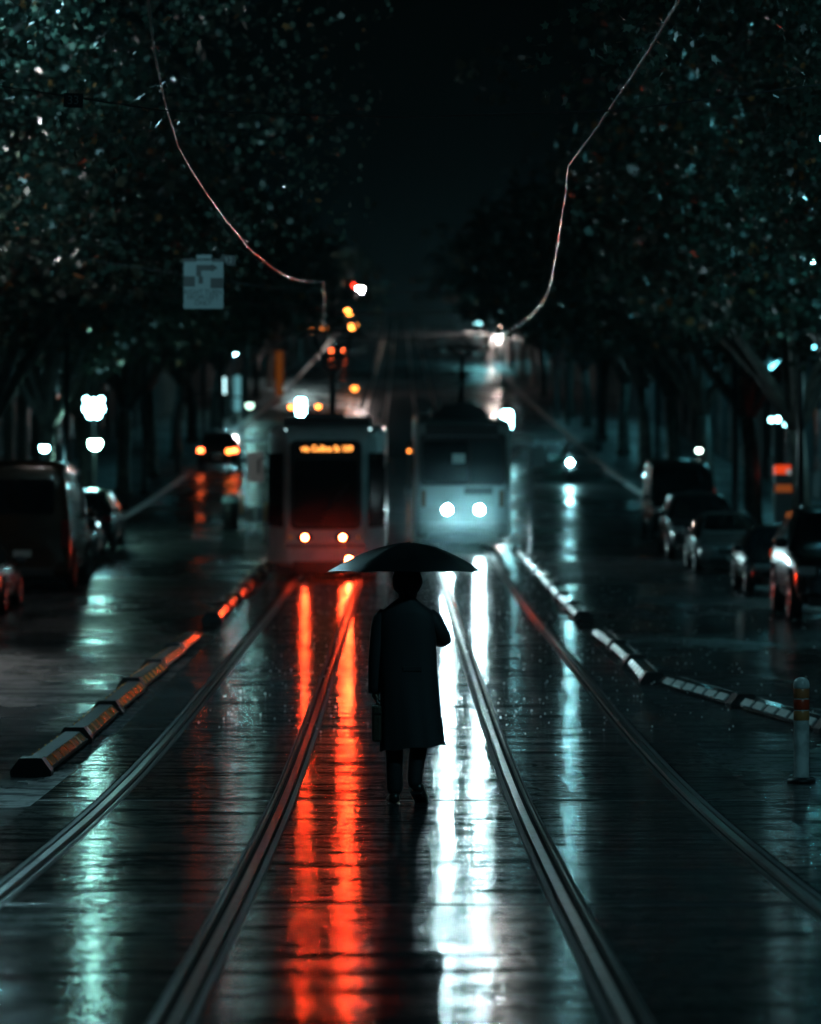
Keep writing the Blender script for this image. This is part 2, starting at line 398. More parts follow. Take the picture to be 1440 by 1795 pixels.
    fl = MB().lathe([(.077,.08),(.084,.08),(.090,-.055),(.081,-.055),(.077,.08)], (.53,-.05,.44), 24, axis='y').build('fog_spill_hood', M_black, e)  # same added shielding round the fog lamp
    disc(MB(), (.53, -.05, .44), .072).build('fog_lamp', L_RED2, fl)
    for x in (-.80, .74):
        disc(MB(), (x, -.01, .95), .045).build('side_lamp', mat('amber_lens', (.4,.12,.02), .2, emit=(1,.3,.05), es=.12), e)
    for x, z, y in ((-.92,3.42,.55),(1.0,3.44,.6),(.98,3.30,.35)):
        disc(MB(), (x, y-.06, z-.05), .028, 12).build('marker_lamp', emi('marker', (.6,.95,1), 6), e)
    # operator lettering: dark fleet number on the face
    text_obj('202', .13, M_black, e, (.60, -.056, 1.24), ext=.002)
    # roof equipment and pantograph
    r = MB(); r.box((0, 2.1, 3.52), (2.0, 2.2, .22), bev=.05); r.box((0, 12, 3.55), (1.9, 6, .3), bev=.05); r.build('roof_cover', M_dark, e)
    r = MB(); r.box((-.1, 4.6, 3.66), (.95, 1.3, .22), bev=.03)
    for x in (-.5,-.22,.1,.38): r.lathe([(.03,3.44),(.05,3.5),(.03,3.56),(.05,3.62),(.03,3.7)], (x, 4.1, 0), 10)
    r.build('pantograph_base', M_dark, e)
    r = MB(); zt = 5.72
    r.tube([(.06,5.0,3.7),(.08,4.6,4.72)], [.075,.07], 8); r.ball((.08,4.6,4.75), .1)
    for s in (-1, 1):
        r.tube([(.08+s*.03,4.6,4.75),(.08+s*.17,4.58,4.86),(.08+s*.44,4.5,5.62)], .04, 8)
    r.tube([(-.06,4.58,4.98),(.22,4.58,4.98)], .035, 6); r.tube([(-.12,4.56,5.18),(.28,4.56,5.18)], .03, 6)
    for dy in (-.12, .12):
        r.tube([(-.72,4.5+dy,5.56),(-.5,4.5+dy,zt-.03),(-.42,4.5+dy,zt),(.58,4.5+dy,zt),(.66,4.5+dy,zt-.03),(.88,4.5+dy,5.56)], .032, 8)
    r.build('pantograph', M_dark, e)
    return e
def tram_old(y0, x0):
    e = empty('tram', (x0, y0, G(y0)+.044), rx=slope(y0+8), label='older square-fronted tram with two blazing white headlamps and a split windscreen', cat='tram')
    M_cream = mat('tram_cream', (.19,.23,.23), .35, coat=.4, var=(2, (.2,.23,.23)))
    body = MB(); rings = []
    for (y, hw, zb, zt, r) in [(0,1.18,.50,3.40,.12),(.06,1.24,.42,3.50,.14),(.25,1.30,.36,3.56,.2),(.6,1.33,.34,3.60,.18),(16.4,1.33,.34,3.60,.18),(16.9,1.2,.5,3.4,.14)]:
        rings.append([(x, y, z) for x, z in rrect(hw*2, zt-zb, r, 5, 0, (zt+zb)/2)])
    body.loft(rings); body.build('body', M_cream, e, auto=True)
    b = MB(); b.prism(rrect(2.36, 1.42, .14, 5, 0, 2.52), -.03, .1); b.build('windscreen_surround', M_black, e)
    for x, w_ in ((-.48, 1.24), (.62, .84)):
        b = MB(); b.prism(rrect(w_, 1.12, .08, 4, x, 2.46), -.045, -.02); b.build('windscreen_pane', M_glass if x < 0 else mat('sheen_tint_glass', (.03,.045,.05), .22), e)  # narrower pane's paler colour stands for a reflection on the glass
    b = MB(); b.prism(rrect(1.98, .30, .03, 3, -.03, 3.34), -.05, .1); b.build('destination_box', M_black, e)
    b = MB(); b.box((-.03,-.055,3.165), (2.0,.02,.028)); b.build('destination_trim', M_grey, e)
    b = MB(); b.box((-.12,-.048,2.55), (.34,.008,.24)); b.build('cab_light_card', mat('cab_light_card', (.35,.5,.5), .5, emit=(.3,.8,.85), es=.06), e)  # glowing card stands in for the driver's interior light
    b = MB(); b.tube([(.16,-.07,1.95),(.2,-.075,2.5),(.24,-.07,2.95)], .014, 6); b.build('wiper', M_black, e)
    b = MB()
    b.prism([(-.98,1.22),(.88,1.22),(.88,1.80),(-.98,1.80)], -.02, .03); b.build('front_panel', mat('tram_panel', (.19,.24,.24), .3, coat=.3), e)
    b = MB(); b.prism(rrect(.78,.20,.03,3,.42,1.66), -.035, .0); b.build('vent_grille', M_dark, e)
    b = MB(); b.box((0,-.10,.66), (2.5,.2,.26), bev=.06); b.build('bumper', mat('tram_bumper', (.10,.115,.12), .35), e)
    b = MB(); b.box((0,.0,.40), (1.9,.3,.24), bev=.05); b.build('lifeguard', M_black, e)
    for x in (-.43, .45):
        b = MB(); b.lathe([(.105,.02),(.135,.0),(.135,-.05),(.115,-.055),(.105,-.03)], (x,-.03,1.15), 24, axis='y'); b = b.build('lamp_bezel', M_chrome, e)
        disc(MB(), (x,-.045,1.15), .105).build('headlamp', L_HEAD, b)
    for x in (-1.08, 1.06):
        b = MB(); b.box((x,-.0,1.45), (.13,.06,.46), bev=.02); b.build('indicator', mat('ind', (.12,.06,.03), .25), e)
    for s in (-1, 1):
        for k in range(7):
            q = MB(); q.box((s*1.33, 1.6+k*2.15, 2.4), (.026, 1.9, 1.0), bev=.01); q.build('side_window', M_glass, e)
        MB().tube([(s*1.28,.3,3.0),(s*1.52,.05,2.95)], .018, 6).box((s*1.54,.05,2.72), (.05,.16,.42), bev=.02).build('mirror', M_black, e)
    b = MB(); b.box((0, 8, .3), (2.3, 14, .3)); b.build('underframe', M_black, e)
    wheel_set(e, (2.4, 4.2, 12.6, 14.4))
    r = MB(); pts = [(-.98,3.58),(-.80,3.74),(-.62,3.86),(-.55,3.98),(-.2,4.0),(-.1,4.08),(.25,4.06),(.4,3.97),(.62,3.88),(.78,3.70),(.9,3.58)]
    r.prism(pts, 2.6, 5.2); r.box((0,10,3.68),(1.6,5,.25), bev=.05); r.build('roof_cover', M_dark, e)
    r = MB(); zt = 5.62
    r.tube([(0,3.9,4.0),(.02,3.6,4.78)], [.085,.075], 8); r.ball((.02,3.6,4.84), .14, sc=(1.1,1,.8)); r.tube([(.02,3.6,4.84),(.04,3.6,5.34)], .065, 8)
    for s in (-1, 1): r.tube([(.04,3.6,5.34),(.04+s*.22,3.6,5.48),(.04+s*.46,3.6,zt)], .036, 8)
    for dy in (-.1, .1):
        r.tube([(-.78,3.6+dy,5.50),(-.6,3.6+dy,zt),(.68,3.6+dy,zt),(.84,3.6+dy,5.50)], .034, 8)
    r.build('pantograph', M_dark, e)
    return e
tram_modern(87.0, -1.70)
tram_old(105.0, 1.70)

# ------------------------------------------------------------------ overhead wires
M_wire = mat('copper_wire', (.75,.7,.66), .22, 1.0)
M_cable = mat('black_cable', (.015,.015,.017), .4)
def wire(pts, r, name, label, cat, m=M_wire, group=None, n=8):
    P = [Vector(p) for p in pts]
    o = MB().tube(P, r, n).build(name, m); return tag(o, label, cat, group)
def thr(px, py, d): return at(px, py, d)
wl = [(-1.72, 6, 3.55+CAMZ), at(252,-60,23.5), at(262,20,24.5), at(270,90,25.8), at(290,185,28), at(312,255,30.3), at(335,297,31.9), at(367,345,35), at(400,390,39), at(438,436,43.5), at(480,470,49), at(508,486,53), at(530,492,57), at(555,494.5,61), at(568,494,65), at(569,530,75), at(567,560,84), at(566,574,91.5)]
wl += [(-1.85, 120, G(120)+5.6), (-1.5, 160, G(160)+5.5), (-1.9, 220, G(220)+5.5), (-1.6, 300, G(300)+5.5)]
wire(wl, .0085, 'contact_wire', 'glinting overhead wire that runs down to the pantograph of the red-lamped tram', 'overhead wire', group='overhead contact wires')
wr = [(1.75, 6, 3.6+CAMZ), at(1215,-50,22), at(1190,0,23.4), at(1140,85,25.2), at(1090,160,27.3), at(1040,233,29.4), at(997,290,31.6), at(992,340,35), at(984,395,40), at(975,450,47), at(968,487,51), at(962,510,55), at(950,532,60), at(935,551,67), at(905,572,78), at(866,598,92), at(840,612,101), at(815,615,108.6)]
wr += [(1.8, 130, G(130)+5.6), (1.5, 170, G(170)+5.5), (1.8, 230, G(230)+5.5), (1.6, 300, G(300)+5.5)]
wire(wr, .0085, 'contact_wire', 'glinting overhead wire that kinks once and runs down to the headlamped tram', 'overhead wire', group='overhead contact wires')

def pole(x, y, h, label, cat='pole', r=.1, name='overhead_pole', group=None):
    e = empty(name, (x, y, GP(x, y)), label=label, cat=cat, group=group)
    MB().lathe([(.001,0),(r*2,0),(r*2,.08),(r*1.2,.15),(r,.2),(r*.7,h),(.001,h+.02)], n=14).build('shaft', M_dark, e)
    MB().lathe([(r*.72,h-.5),(r,h-.48),(r,h-.42),(r*.72,h-.4)], n=14).build('collar', M_dark, e)
    return e
spans = [(28, 1), (54.5, 1), (84, 0), (112, 0), (146, 0), (190, 0), (240, 0)]
for i, (d, _) in enumerate(spans):
    zc = 5.3 if d < 80 else 5.75
    zw = G(d)+zc
    for s in (-1, 1):
        pole(s*9.75, d, 7.6, 'dark overhead pole, %s along the pavement beside the %s' % (ORD[i], 'amber kerbs' if s < 0 else 'bollard'), 'overhead pole', group='overhead wire poles')
    pts = [(-9.75, d, G(d)+.15+7.1), (-6, d, zw+.68), (-3.6, d, zw+.30), (-1.75, d, zw+.02), (0, d, zw-.03), (1.6, d, zw+.02), (3.6, d, zw+.28), (6, d, zw+.66), (9.75, d, G(d)+.15+7.1)]
    if d > 80: pts = [(x, y, z+.25*(abs(x) < 5)) for x, y, z in pts]
    wire(pts, .006 if d < 60 else .016, 'span_wire', 'black span wire across the street, %s one up the hill' % ORD[i], 'span wire', M_cable, 'span wires across the street')
def plate(px, py, d, txt, w, h):
    p = at(px, py, d)
    e = empty('number_plate', p, label='small black plate marked %s hanging from the span wire' % txt, cat='number plate', group='numbered plates on the span wires')
    MB().box((0,0,0), (w, .012, h), rot=(0, R(3), 0), bev=.003).build('panel', mat('plate_black', (.01,.012,.014), .5), e)
    text_obj(txt, h*.85, mat('plate_digit', (.16,.17,.17), .5), e, (0,-.009,0), ext=.001)
    MB().tube([(-w*.3,0,h*.4),(-w*.3,0,h*.75)], .006, 6).build('hook', M_cable, e)
plate(128, 175, 28, '33', .145, .105)
plate(400, 456, 54.4, '32', .215, .15)

# hook turn sign
p = at(357, 497, 54.3)
e = empty('hook_turn_sign', p, label='white hook-turn sign with a black bent arrow hung from the span wire', cat='road sign')
M_sign = mat('sign_white', (.13,.17,.18), .45)
S = 1/124.0
def sp(px, py): return ((px-357)*S, (497-py)*S)
b = MB(); b.box((0,0,0), (70*S, .02, 88*S), bev=.003); b.box((1*S,0,46*S), (26*S,.02,10*S)); b.build('panel', M_sign, e)
def patch(mb, x0, y0, x1, y1, y=-.0125):
    a, c = sp(x0, y0), sp(x1, y1); mb.box(((a[0]+c[0])/2, y, (a[1]+c[1])/2), (abs(c[0]-a[0]), .004, abs(c[1]-a[1])))
for c_ in ((322, 484, 342, 502), (369, 487, 392, 505), (322, 453.2, 344.5, 458.5), (371.5, 453.2, 392, 458.5)):
    b = MB(); patch(b, *c_); b.build('road_corner_symbol', M_black, e)
b = MB(); patch(b, 344, 464, 371, 474); patch(b, 344, 474.1, 353, 484); patch(b, 348, 484.1, 356, 497)
a = sp(371, 461.5); c = sp(371, 476.5); t = sp(382, 469)
b.prism([a, t, c], -.0145, -.0105); b.build('arrow', M_black, e)
for s_, py in (('RIGHT TURN', 512), ('FROM LEFT', 521.5), ('ONLY', 531)):
    q = sp(356, py); text_obj(s_, .098, M_black, e, (q[0], -.0125, q[1]), ext=.0015, xs=.92)
for x in (-.2, .2):
    MB().tube([(x,0,.34),(x,0,.52)], .008, 6).build('hanger', M_cable, e)

# ------------------------------------------------------------------ lamps
def post_lamp(px, py, d, c, s, r, label, cat='street lamp', arm=None, group=None, name='street_lamp', es_name=None):
    p = at(px, py, d); x = p.x if arm is None else arm
    gz = GP(x, d); h = p.z-gz
    e = empty(name, (x, d, gz), label=label, cat=cat, group=group)
    dx = p.x-x
    if abs(dx) < .3:
        MB().lathe([(.001,0),(.14,0),(.12,.25),(.055,.3),(.045,h-r*1.2)], n=12).build('post', M_dark, e)
    else:
        MB().tube([(0,0,0),(0,0,h*.55),(0,0,h*1.0),(dx*.15,0,h+.35),(dx*.5,0,h+.5),(dx*.95,0,h+r+.12)], [.1,.08,.065,.05,.045,.04], 8).build('post', M_dark, e)
    MB().lathe([(r*.9,r*.35),(r*.95,r*.55),(r*.5,r*1.05),(.001,r*1.2)], (dx,0,h), 16).build('lamp_cap', M_dark, e)
    m = emi('glow_%s' % (es_name or '%d_%d_%.2f' % (s, int(c[0]*100), c[2])), c, s)
    MB().ball((dx,0,h), r, 8).build('lamp_globe', m, e)
    return e
post_lamp(167,777,118, (.42,1.0,.80), 170, .20, 'greenish white globe lamp on a post, alone beneath the cluster of bright globes')
post_lamp(78,785,112, ICE, 60, .13, 'white globe lamp on a post behind the dark van roof')
post_lamp(435,592,250, (.42,1,.95), 90, .28, 'bright street lamp standing higher of the pair above the red-lit car', group='street lamps on the hill')
post_lamp(410,616,230, ICE, 160, .20, 'smaller street lamp just below and beside the brighter one above the red-lit car', group='street lamps on the hill')
post_lamp(438,710,165, (.6,1,.8), 4, .17, 'pale lamp low over the tram stop beside the tram roof', arm=-9.6)
post_lamp(838,563,560, ICE, 12, .55, 'white globe lamp lowest of the small cluster on the hill crest', arm=12.5, group='lamps on the hill crest')
post_lamp(842,549,575, ICE, 12, .42, 'white globe lamp topmost of the small cluster on the hill crest', arm=12.5, group='lamps on the hill crest')
post_lamp(872,548,560, (1,.84,.78), 1300, .78, 'largest and brightest globe lamp on the hill crest', group='lamps on the hill crest')
post_lamp(876,571,555, PINK, 60, .4, 'small lamp right beneath the largest globe on the hill crest', group='lamps on the hill crest')
post_lamp(904,573,540, ICE, 30, .42, 'round white lamp on its own just off the hill crest cluster', group='lamps on the hill crest')
post_lamp(978,597,262, ICE, 7, .18, 'dim pale lamp just below the green traffic signal')
post_lamp(1226,789,132, (.7,1,.9), 22, .10, 'small pale lamp on a low post between the dark trunks')
post_lamp(1430,457,96, ICE, 420, .13, 'bright street lamp shining among the leaves high over the parked black cars', arm=10.0)
post_lamp(779,505,560, ICE, 5, .25, 'faint lamp alone in the dark above the crest', arm=12)
post_lamp(632,507,300, (1,.84,.80), 600, .25, 'dim white lamp next to the red signal high over the pantograph', arm=-9.7)
# street lamps on mast arms over the lanes, some added only for their light
def mast_lamp(x, d, h, side, s, c, label):
    bx = side*9.9; e = empty('street_lamp', (bx, d, GP(bx, d)), label=label, cat='street lamp', group='mast-arm street lamps over the lanes')
    dx = x-bx
    MB().tube([(0,0,0),(0,0,h*.6),(0,0,h-.6),(dx*.1,0,h-.1),(dx*.4,0,h+.15),(dx*.93,0,h+.12)], [.13,.1,.08,.06,.05,.045], 10).build('mast', M_dark, e)
    MB().box((dx,0,h+.12), (.62,.26,.12), bev=.05).build('lamp_head', M_grey, e)
    MB().ball((dx,0,h+.04), .15, 8, (1.6,.75,.55)).build('lamp_lens', emi('mast_glow%d_%d' % (s, d), c, s), e)
mast_lamp(-5.3, 47, 9.0, -1, 1700, (.40,.88,1), 'mast-arm street lamp glowing over the lane at the leafy edge beside the plate marked 33')
mast_lamp(6.4, 23, 8.4, 1, 750, (.30,.86,1), 'unseen mast-arm lamp added over the lane to light the bollard and coat')  # out-of-view lamp added to light bollard and coat
mast_lamp(6.3, 41, 9.8, 1, 330, (.3,.88,1), 'mast-arm street lamp in the leaves between the bollard and the jet-black car')
mast_lamp(-8.3, 72, 8.8, -1, 950, (.80,.84,.84), 'unseen mast-arm lamp added above the dark van to light the tram rear')  # kept out of view, added to light the tram's rear and the road
mast_lamp(8.7, 78, 9.2, 1, 600, (.22,.86,1), 'unseen mast-arm lamp added above the dark sedans to light the lane and tram')  # added beyond the frame edge to light the lane and tram

mast_lamp(-8.8, 212, 9.0, -1, 200, (.24,.86,1), 'mast-arm lamp added far up the hill on the van side to brighten the road')  # this and the following hill lamps are added to brighten the road
mast_lamp(8.8, 228, 9.0, 1, 800, (.24,.86,1), 'mast-arm lamp added far up the hill on the bollard side to brighten the road')
mast_lamp(-8.8, 330, 9.5, -1, 3000, (.6,.85,.85), 'mast-arm lamp added highest up the hill on the van side to brighten it')
mast_lamp(8.8, 400, 9.5, 1, 5000, (.24,.9,1), 'bluish mast-arm lamp added highest up the hill on the bollard side to brighten it')
# globe cluster lamp
p = at(165, 715, 121); x = p.x; gz = GP(x, 121); h = p.z-gz
e = empty('cluster_lamp', (x, 121, gz), label='ornate post lamp with a cluster of seven glaring white globes', cat='street lamp')
MB().lathe([(.001,0),(.18,0),(.14,.4),(.07,.5),(.055,h-.4)], n=14).build('post', M_dark, e)
for i, (dx, dz, r) in enumerate(((-.23,.25,.10),(0,.21,.09),(.23,.25,.10),(-.20,-.03,.15),(.20,-.03,.15),(-.10,-.22,.13),(.11,-.22,.13))):
    MB().tube([(0,0,h-.45),(dx*.6,-.02,h-.3),(dx,0,h+dz)], .02, 6).build('bracket', M_dark, e)
    MB().ball((dx,-.12,h+dz), r, 8).build('lamp_globe', emi('cluster_glow', ICE, 26), e)

# lit panels
def lit_panel(px, py, d, w, h, c, s, label, cat='lit panel', name='illuminated_panel', leg=True):
    p = at(px, py, d); gz = GP(p.x, d); H = p.z-gz
    e = empty(name, (p.x, d, gz), label=label, cat=cat)
    MB().box((0,0,H), (w+.08,.16,h+.08), bev=.03).build('frame', M_dark, e)
    MB().prism(rrect(w, h, w*.25, 5, 0, H), -.10, -.085).build('lit_face', emi('panel_%s' % name+str(int(px)), c, s), e)
    if leg: MB().tube([(0,0,0),(0,0,H-h/2)], .05, 8).build('post', M_dark, e)
    return e
lit_panel(528,714,180,.42,.80, ICE, 45, 'small glaring white lit panel seen just over the roof of the red-lamped tram')
lit_panel(889,736,182,.52,.86, ICE, 45, 'glaring white lit panel seen over the roof corner of the headlamped tram')
lit_panel(391,677,228,.32,1.05, (.55,.95,1), 3.0, 'narrow upright pale blade sign below the pair of street lamps', 'blade sign', 'blade_sign')
lit_panel(415,690,236,.5,2.2, (.3,.9,1), .35, 'dim bluish panel on a post beside the narrow pale blade sign', 'blade sign', 'blade_sign')
lit_panel(490,655,290,.55,3.4, (1,.25,.03), .10, 'dim orange upright sign in the haze above the tram roof', 'blade sign', 'blade_sign')

# warning lamps (amber / red)
def amber(px, py, d, r, c, s, label, name='warning_lamp', cat='warning lamp', arm=None):
    return post_lamp(px, py, d, c, s, r, label, cat, arm, None, name, 'w%s_%d' % (''.join(str(int(k*100)) for k in c), s))
OR = (1, .26, .04); RD = (1, .05, .02)
amber(510,713,181,.11,OR,14,'orange warning lamp beside the glaring panel, on its outer side')
amber(558,712,181,.11,OR,14,'orange warning lamp between the glaring panel and the pantograph pole')
amber(402,790,168,.13,(1,.16,.03),18,'single red warning lamp on a low post beside the red-lit car')
amber(612,545,320,.30,OR,26,'orange lamp tall over the pantograph, upper of two', arm=-9.8)
amber(621,572,305,.34,OR,22,'orange lamp over the pantograph, lower of two', arm=-9.8)
amber(548,577,300,.25,OR,5,'orange lamp just off the tip of the pantograph head', arm=-9.8)
amber(569,576,300,.22,OR,5,'orange lamp directly above the pantograph head', arm=-9.8)
amber(622,680,232,.2,OR,7,'orange lamp in the haze between the two trams', )
amber(717,790,150,.07,OR,7,'tiny orange lamp in the dark gap between the two trams')

# traffic signals
def signal(px, py, d, lit, base_x, label):
    p = at(px, py, d); gz = GP(base_x, d); h = p.z-gz
    e = empty('traffic_light', (base_x, d, gz), label=label, cat='traffic light', group='traffic lights')
    dx = p.x-base_x; off = {'red': .38, 'amber': 0, 'green': -.38}[lit]
    MB().tube([(0,0,0),(0,0,h*.8),(0,0,h+.8),(dx*.3,0,h+1.1-off*0),(dx,0,h+1.0)] if abs(dx) > .4 else [(0,0,0),(0,0,h+.8)], .07, 8).build('pole', M_dark, e)
    MB().box((dx,0,h-off), (.42,.2,1.22), bev=.04).build('housing', M_black, e)
    for nme, o_, c in (('red',.38,(1,.03,.01)),('amber',0,OR),('green',-.38,(.05,.9,.8))):
        m = emi('sig_'+nme, c, 12) if nme == lit else mat('sig_off_'+nme, tuple(k*.05 for k in c), .3)
        disc(MB(), (dx,-.12,h-off+o_), .13, 14).build('signal_lens', m, e)
        MB().lathe([(.15,0),(.15,-.18)], (dx,-.1,h-off+o_), 14, axis='y').build('visor', M_black, e)
signal(620,500,300,'red',-9.7,'traffic light showing red on a tall mast, higher of the two reds')
signal(553,545,298,'red',-9.7,'traffic light showing red, lower of the two reds beside the pantograph')
signal(984,572,250,'green',10.0,'traffic light showing green beside the dark trees')

# ------------------------------------------------------------------ vehicles
M_tyre = mat('tyre', (.015,.015,.016), .6)
M_rim = mat('wheel_rim', (.35,.36,.38), .25, 1)
M_lens = mat('lamp_lens_off', (.25,.27,.28), .08, coat=1)
M_redlens = mat('tail_lens_off', (.16,.01,.01), .12, coat=1)
M_numpl = mat('plate_plain', (.5,.5,.48), .4)
def car(kind, x, y, rear, paint, label, group='cars parked along the kerb', head=None, tail=None, rz=0, name='parked_car', big=0):
    # stations from front (y=0) to rear: y, bottom, half-width, belt height, top height, top half width
    P = {
     'sedan': dict(st=[(0,.34,.62,.52,.60,.55),(.06,.22,.78,.60,.68,.70),(.35,.17,.87,.66,.76,.76),(1.15,.17,.89,.78,.90,.74),(1.30,.17,.89,.80,.95,.72),(2.05,.17,.90,.86,1.38,.58),(2.8,.17,.90,.88,1.44,.57),(3.35,.17,.90,.89,1.38,.57),(4.0,.18,.89,.90,1.06,.66),(4.15,.18,.88,.90,1.03,.70),(4.62,.24,.84,.88,.98,.68),(4.74,.34,.74,.70,.82,.6)], cab=(4,8), wh=(.86,3.62,.32)),
     'suv': dict(st=[(0,.42,.70,.70,.84,.6),(.07,.28,.86,.80,.96,.74),(.35,.24,.92,.92,1.04,.80),(1.05,.24,.93,1.02,1.12,.80),(1.2,.24,.94,1.04,1.18,.78),(1.8,.24,.94,1.06,1.66,.66),(2.6,.24,.94,1.08,1.74,.65),(3.9,.25,.94,1.08,1.70,.65),(4.45,.27,.93,1.08,1.52,.68),(4.62,.30,.90,1.04,1.20,.74),(4.72,.42,.84,.78,.95,.7)], cab=(4,9), wh=(.9,3.72,.37)),
     'van': dict(st=[(0,.40,.80,.90,1.02,.7),(.08,.28,.94,1.0,1.12,.84),(.5,.24,.98,1.14,1.28,.90),(.75,.24,.98,1.18,1.38,.9),(1.35,.24,.99,1.22,2.12,.86),(1.7,.24,.99,1.25,2.32,.84),(5.0,.25,.99,1.25,2.38,.86),(5.14,.28,.98,1.25,2.34,.85),(5.2,.36,.95,1.2,2.2,.84)], cab=(3,7), wh=(1.0,4.2,.36)),
    }[kind]
    st = P['st']; Lc = st[-1][0]; nm = name
    e = empty(nm, (x, y, G(y)-.02), rz=(math.pi if rear else 0)+rz, label=label, cat='van' if kind == 'van' else 'car', group=group)
    if rear: e.location.y = y+Lc; e.location.z = G(y+Lc)-.02; e.rotation_euler.x = -slope(y+Lc/2)
    else: e.rotation_euler.x = slope(y+Lc/2)
    if big: e.scale = (1.04, 1.05, big)
    def ring(t):
        yy, zb, w, zB, zT, wt = t
        h = [(0,zb),(w*.88,zb),(w*.985,zb+.10),(w,zb+(zB-zb)*.55),(w*.975,zB),(wt,max(zT-.05, zB+.01)),(wt*.88,zT),(0,zT+.015)]
        return [(a, yy, b) for a, b in h]+[(-a, yy, b) for a, b in h[::-1][1:-1]]
    b = MB(); rings = [ring(t) for t in st]; b.loft(rings); bo = b.build('body', paint, e)
    md = bo.modifiers.new('s', 'SUBSURF'); md.levels = 1; md.render_levels = 1
    c0, c1 = P['cab']
    # windows from the cabin stations
    def lerp(a, b_, t): return tuple(a[i]+(b_[i]-a[i])*t for i in range(3))
    def quad(mb, A, B, C, D, off):
        vs = [Vector(p)+Vector(off) for p in (A,B,C,D)]+[Vector(p)-Vector(off)*1.2 for p in (A,B,C,D)]
        mb.add(vs, [(0,1,2,3),(7,6,5,4),(0,4,5,1),(1,5,6,2),(2,6,7,3),(3,7,4,0)])
    for s in (-1, 1):
        for i in range(c0, c1):
            if kind == 'van' and i > c0+1: continue
            r0, r1 = rings[i], rings[i+1]
            A, D = r0[4], r0[5]; B, C = r1[4], r1[5]
            A, B, D, C = lerp(A,B,.04), lerp(A,B,.96), lerp(D,C,.04), lerp(D,C,.96)
            A2, B2, C2, D2 = lerp(A,D,.12), lerp(B,C,.12), lerp(B,C,.92), lerp(A,D,.92)
            if (Vector(D2)-Vector(A2)).length < .06 and (Vector(C2)-Vector(B2)).length < .06: continue
            q = MB(); quad(q, *[(s*v[0], v[1], v[2]) for v in (A2,B2,C2,D2)], (s*.022,0,.004)); q.build('side_window', M_glass, e)
    def screen(i, j, nme, offy):
        r0, r1 = rings[i], rings[j]
        a, b_ = lerp(r0[6], r1[6], .06), lerp(r0[6], r1[6], .93)
        q = MB(); vs = []
        for t, dy in ((0,0),(1,0)):
            pass
        n_ = 8; top = []; bot = []
        for k in range(n_+1):
            f = -1+2*k/n_
            bot.append((a[0]*1.04*f, a[1]+abs(f)**3*.06*offy, a[2]+.018*(1-f*f)+.012)); top.append((b_[0]*1.0*f, b_[1]+abs(f)**3*.05*offy, b_[2]+.015*(1-f*f)+.012))
        vs = bot+top; fs = [(k, k+1, n_+2+k, n_+1+k) for k in range(n_)]
        vs2 = [(v[0], v[1]+.01*offy, v[2]-.03) for v in vs]; m_ = len(vs)
        fs2 = [tuple(i_+m_ for i_ in f[::-1]) for f in fs]
        q.add(vs+vs2, fs+fs2, True); q.build(nme, M_glass, e)
    screen(c0, c0+1, 'windscreen', 1)
    if kind != 'van': screen(c1, c1-1, 'rear_window', -1)
    else:
        q = MB(); q.prism(rrect(1.3,.62,.08,4,0,1.72), Lc-.02, Lc+.012); q.build('rear_window', M_glass, e)
    f0, f1, wr_ = P['wh']; W = st[3][2]
    for yy in (f0, f1):
        for s in (-1, 1):
            MB().lathe([(wr_+.06,-.03),(wr_+.06,.012),(wr_+.01,.012)], (s*(W-.008), yy, wr_+.02), 24, axis='x').build('wheel_arch', M_black, e)
            w = MB(); w.lathe([(wr_*.62,s*.02),(wr_*.9,s*.03),(wr_,s*.005),(wr_,-s*.18),(wr_*.6,-s*.2)], (s*(W-.0), yy, wr_+.02), 24, axis='x'); w = w.build('wheel', M_tyre, e)
            r = MB(); r.lathe([(.001,s*.012),(wr_*.2,s*.014),(wr_*.3,-s*.005),(wr_*.58,s*.0),(wr_*.63,s*.016)], (s*(W+.0), yy, wr_+.02), 20, axis='x'); r.build('rim', M_rim, w)
    hz = st[1][3]-.02
    for s in (-1, 1):
        q = MB(); q.box((s*(st[1][2]-.16), .07, hz), (.34,.16,.15), rot=(0,0,s*R(22)), bev=.04); hl = q.build('headlight', M_lens, e)
        if head and (head == 2 or s == head): disc(MB(), (s*(st[1][2]-.16), -.03, hz), .07).build('bulb', emi('car_head', ICE, 30), hl)
        tz = st[-2][3]-.10 if kind != 'van' else 1.05
        q = MB(); q.box((s*(st[-2][2]-.13), Lc-.06, tz), (.26,.12,.18) if kind != 'van' else (.14,.1,.5), rot=(0,0,-s*R(14)), bev=.03); tl = q.build('tail_light', M_redlens, e)
        if tail: MB().box((s*(st[-2][2]-.13), Lc+.02, tz), (.24,.02,.16), bev=.008).build('bulb', emi('car_tail', (1,.12,.03), tail), tl)
        q = MB(); zz = st[c0][3]; q.box((s*(W+.10), st[c0][0]+.25, zz+.14), (.2,.1,.14), bev=.04); q.build('mirror', paint, e)
    q = MB(); q.box((0,-.005,hz-.04), (.8,.05,.12), bev=.02); q.build('grille', M_black, e)
    q = MB(); q.box((0,.01,.32), (st[0][2]*2.0,.08,.14), bev=.03); q.build('bumper', M_black, e)
    q = MB(); q.box((0,Lc-.01,.36), (1.3,.08,.16), bev=.03); q.build('bumper', M_black, e)
    MB().box((0,-.035,.38), (.37,.01,.12)).build('number_plate', M_numpl, e)
    MB().box((0,Lc+.035,.62 if kind != 'van' else .7), (.37,.01,.12)).build('number_plate', M_numpl, e)
    return e
def paint(n, c, r=.22): return mat('paint_'+n, c, r, .3, coat=1, bump=(60, .0008))
car('van', -8.05, 82, True, paint('bronze', (.05,.028,.014)), 'tall dark van with a brownish roof parked by the kerb, seen from behind', big=1.18)
car('sedan', -8.32, 71, True, paint('slate', (.06,.075,.085)), 'slate sedan parked behind the tall dark van, mostly cut off')
